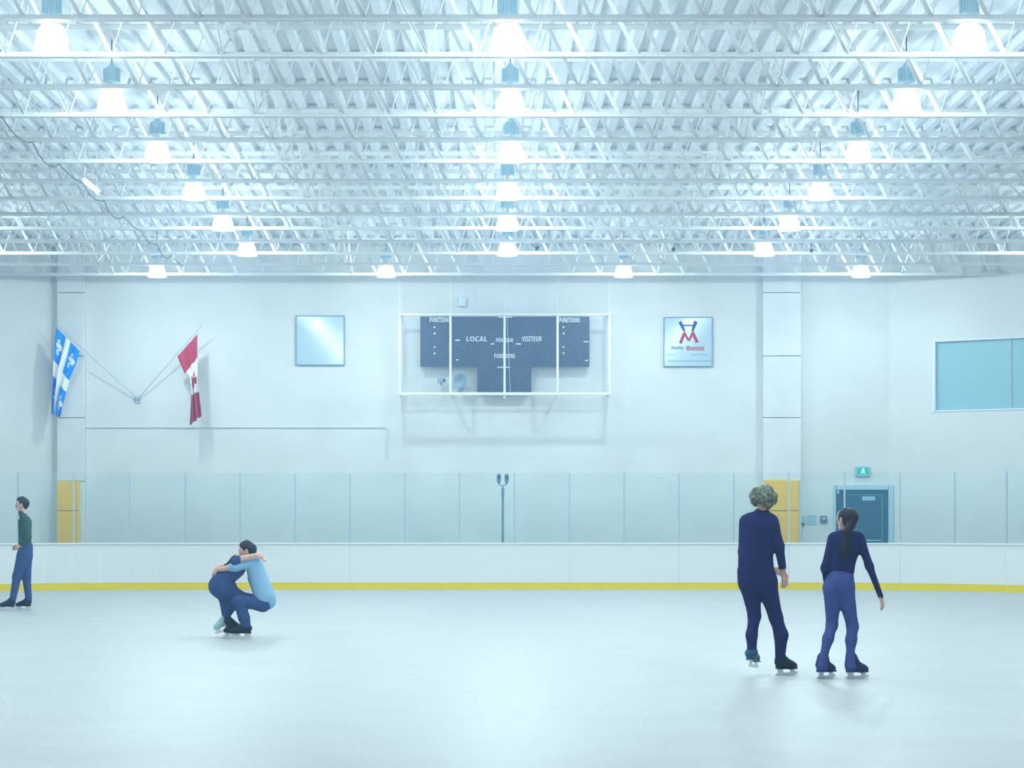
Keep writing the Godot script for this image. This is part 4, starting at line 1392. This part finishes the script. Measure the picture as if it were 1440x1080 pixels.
func crouching_pair() -> void:
	var d := 27.9
	var J := func(x: float, y: float, z := 0.0) -> Vector3: return px(x, y, d - z)
	# the one in pale blue, crouched low on one skate
	var o := person("person in a pale blue shirt crouching on one skate, hugging a partner", ground(340, d))
	var sh: Vector3 = J.call(357, 791, 0.13)
	var sh2: Vector3 = J.call(356, 791, -0.15)
	var e1: Vector3 = J.call(332, 797, 0.24)
	var w1: Vector3 = J.call(306, 801, 0.16)
	var e2: Vector3 = J.call(336, 792, -0.24)
	var w2: Vector3 = J.call(310, 797, -0.2)
	var top := [
		[J.call(358, 797, 0.08), J.call(371, 838, 0.07), 0.115, 0.12], [J.call(358, 797, -0.08), J.call(371, 838, -0.07), 0.115, 0.12],
		[J.call(357, 789, 0.1), J.call(357, 789, -0.1), 0.062, 0.062], [J.call(362, 812), J.call(372, 836), 0.125, 0.125],
		[sh, e1, 0.066, 0.056], [e1, e1.lerp(w1, 0.25), 0.056, 0.052], [sh2, e2, 0.066, 0.056], [e2, e2.lerp(w2, 0.25), 0.056, 0.052],
		[J.call(372, 838, 0.05), J.call(376, 845, 0.04), 0.12, 0.11], [J.call(372, 838, -0.05), J.call(376, 845, -0.04), 0.12, 0.11],
	]
	var k1: Vector3 = J.call(335, 845, 0.19)
	var a1: Vector3 = J.call(346, 880, 0.12)
	var k2: Vector3 = J.call(331, 838, -0.20)
	var a2: Vector3 = J.call(318, 868, -0.16)
	var legs := [
		[J.call(372, 846, 0.06), J.call(369, 849, 0.07), 0.105, 0.1], [J.call(372, 846, -0.06), J.call(369, 849, -0.07), 0.105, 0.1],
		[J.call(370, 849, 0.07), k1, 0.098, 0.075], [k1, J.call(343, 868, 0.16), 0.072, 0.07], [J.call(343, 868, 0.16), a1, 0.07, 0.062],
		[J.call(370, 849, -0.07), k2, 0.098, 0.072], [k2, a2, 0.068, 0.05],
	]
	var head: Vector3 = J.call(347, 775)
	var fwd := Vector3(-1, -0.55, 0.05)
	var up := Vector3(-0.35, 1, 0)
	var skin := shrunk(top + legs, 0.016) + [[J.call(355, 787), J.call(349, 779), 0.05, 0.048], [e1, w1, 0.044, 0.03], [e2, w2, 0.044, 0.03]]
	var h1 := hand_bones(w1, J.call(297, 806, 0.05) - w1, Vector3(-0.6, 0.5, 0.6), -1.0, 0.3)
	var h2 := hand_bones(w2, J.call(300, 802, -0.08) - w2, Vector3(-0.6, 0.5, -0.6), 1.0, 0.3)
	var hair := [[head + Vector3(0.0, 0.045, 0), head + Vector3(0.045, 0.025, 0), 0.09, 0.085], [head + Vector3(-0.05, 0.075, 0), head + Vector3(0.0, 0.09, 0), 0.04, 0.05]]
	dress(o, skin, [h1, h2], [["shirt", top, M.light_blue], ["trousers", legs, M.denim]], hair, M.hair_brown, [head, fwd, up], 0.013)
	var off := o.position
	skate(o, ground(354, d - 0.11) - off, Vector3(-1, 0, 0.12), Vector3.UP, a1 - off, M.boot, 0.30)
	skate(o, J.call(325, 884, -0.16) - off, Vector3(-0.75, -0.3, -0.1), Vector3(-0.25, 1, 0), a2 - off, M.boot_pale, 0.22)
	# the partner in dark clothes, crouched facing the other
	var q := person("person in dark clothes crouching folded forward into the partner's arms", ground(318, d))
	var hip: Vector3 = J.call(315, 824, 0.02)
	var top2 := [
		[J.call(313, 815, 0.08), J.call(333, 800, 0.09), 0.125, 0.11], [J.call(313, 815, -0.08), J.call(333, 800, -0.09), 0.125, 0.11],
		[J.call(333, 801, 0.13), J.call(334, 801, -0.13), 0.065, 0.065],
		[J.call(331, 800, 0.15), J.call(331, 789, 0.27), 0.056, 0.05], [J.call(331, 789, 0.27), J.call(336, 786, 0.27), 0.048, 0.046],
		[J.call(334, 800, -0.17), J.call(350, 792, -0.2), 0.056, 0.046], [J.call(350, 792, -0.2), J.call(362, 784, -0.12), 0.045, 0.036],
	]
	var ka: Vector3 = J.call(337, 838, -0.04)
	var legs2 := [
		[J.call(313, 820, 0.08), J.call(312, 826, 0.08), 0.145, 0.15], [J.call(313, 820, -0.08), J.call(312, 826, -0.08), 0.145, 0.15], [J.call(309, 824, 0.0), J.call(318, 828, 0.02), 0.145, 0.14],
		[J.call(318, 830, 0.05), J.call(335, 841, 0.03), 0.11, 0.075], [J.call(318, 830, -0.05), ka, 0.11, 0.075],
		[J.call(335, 841, 0.03), J.call(320, 862, -0.05), 0.072, 0.055], [J.call(316, 838, -0.05), J.call(318, 862, -0.08), 0.085, 0.058],
	]
	var head2: Vector3 = J.call(338, 791, -0.02)
	var fwd2 := Vector3(1, -0.4, -0.3)
	var up2 := Vector3(0.4, 1, 0)
	var w3: Vector3 = J.call(360, 781, 0.24)
	var w4: Vector3 = J.call(362, 784, -0.12)
	var skin2 := shrunk(top2 + legs2, 0.016) + [[J.call(333, 799), J.call(337, 794), 0.046, 0.044], [J.call(333, 787, 0.27), w3, 0.042, 0.03], [J.call(358, 787, -0.14), w4, 0.034, 0.028]]
	var h3 := hand_bones(w3, J.call(372, 780, 0.12) - w3, Vector3(0.3, 0.4, 1), 1.0, 0.3, 0.9)
	var h4 := hand_bones(w4, Vector3(0.9, -0.1, 0.5), Vector3(0.2, 1, 0.2), 1.0, 0.3, 0.9)
	var hair2 := [[head2 + Vector3(-0.01, 0.03, 0), head2 + Vector3(-0.05, 0.02, 0.01), 0.086, 0.08], [head2 + Vector3(-0.09, 0.02, 0), J.call(318, 796, 0.02), 0.04, 0.03]]
	dress(q, skin2, [h3, h4], [["jacket", top2, M.denim], ["trousers", legs2, M.denim]], hair2, M.hair_dark, [head2, fwd2, up2], 0.014)
	off = q.position
	skate(q, ground(338, d + 0.1) - off, Vector3(-1, 0, 0.1), Vector3.UP, J.call(322, 872, -0.08) - off, M.boot, 0.22)

# ------------------------------------------------------------------ small things under the roof
func build_ceiling_bits() -> void:
	# black cable looped from joist to joist on the flags' side
	var pts := []
	for k in range(2, 12):
		var za := joist_z(k)
		for i in 8:
			var t := i / 8.0
			pts.append(Vector3(-6.72, CHORD_Y - 0.012 - 0.16 * 4.0 * t * (1.0 - t) * (0.6 + 0.4 * sin(k * 2.1)), za - 1.896 * t))
	var st := new_st()
	tube(st, pts, 0.008, 6)
	var cb := put(done(st), "hanging_cable", M.cable, self)
	tag(cb, "black cable looped from joist to joist above the flags' side", "cable")
	# a short lit tube fixture along the hall
	var tp := px(128, 265, 34.0)
	var tl := thing("tube_lamp", "short lit fluorescent tube fixed under a joist near the looped cable", "lamp", tp)
	put(box_mesh(Vector3(0.07, 0.045, 1.25), 0.008, Vector3(0, 0.05, 0)), "tray", M.steel, tl)
	st = new_st()
	tube(st, [Vector3(0, 0.01, -0.6), Vector3(0, 0.01, 0.6)], 0.014, 10)
	put(done(st), "tube_light", M.lamp_glow, tl)
	var l := AreaLight3D.new()
	l.name = "tube_glow"
	tl.add_child(l)
	l.area_size = Vector2(0.03, 1.2)
	l.position = Vector3(0, -0.012, 0)
	l.rotation.x = -PI / 2
	l.light_color = Color(0.9, 0.98, 1.0)
	l.light_energy = 0.0125
	l.area_range = 40.0
	l.shadow_enabled = true
	for h in [-0.5, 0.5]:
		st = new_st()
		tube(st, [Vector3(0, 0.07, h), Vector3(0, CHORD_Y + JOIST_H - tp.y, h)], 0.006, 6)
		put(done(st), "hanger", M.steel, tl)
	# small dark sensors hung between the lamps of the far rows
	for e in [[755.0, 349.0, "small dark sensor hung from the roof beside the middle lamp row"], [947.0, 351.0, "small dark sensor on a thin wire hung from the roof over the emblem sign"], [1141.0, 352.5, "small dark sensor hung from the roof beside the lamp row on the door's side"]]:
		var dd := -joist_z(10)
		var p := px(e[0], e[1], dd)
		var s := thing("ceiling_sensor", e[2], "sensor", p)
		var r := 0.045 if e[0] < 900 else 0.04
		st = new_st()
		lathe(st, [Vector2(0, -r), Vector2(r * 0.6, -r * 0.85), Vector2(r * 0.95, -r * 0.3), Vector2(r, 0.0), Vector2(r, r * 0.6), Vector2(r * 0.5, r), Vector2(0, r)], 16)
		put(done(st), "sensor_body", M.dark_grey, s)
		st = new_st()
		tube(st, [Vector3(0, r, 0), Vector3(0, CHORD_Y - p.y + 0.02, 0)], 0.006, 6)
		put(done(st), "wire", M.cable, s)
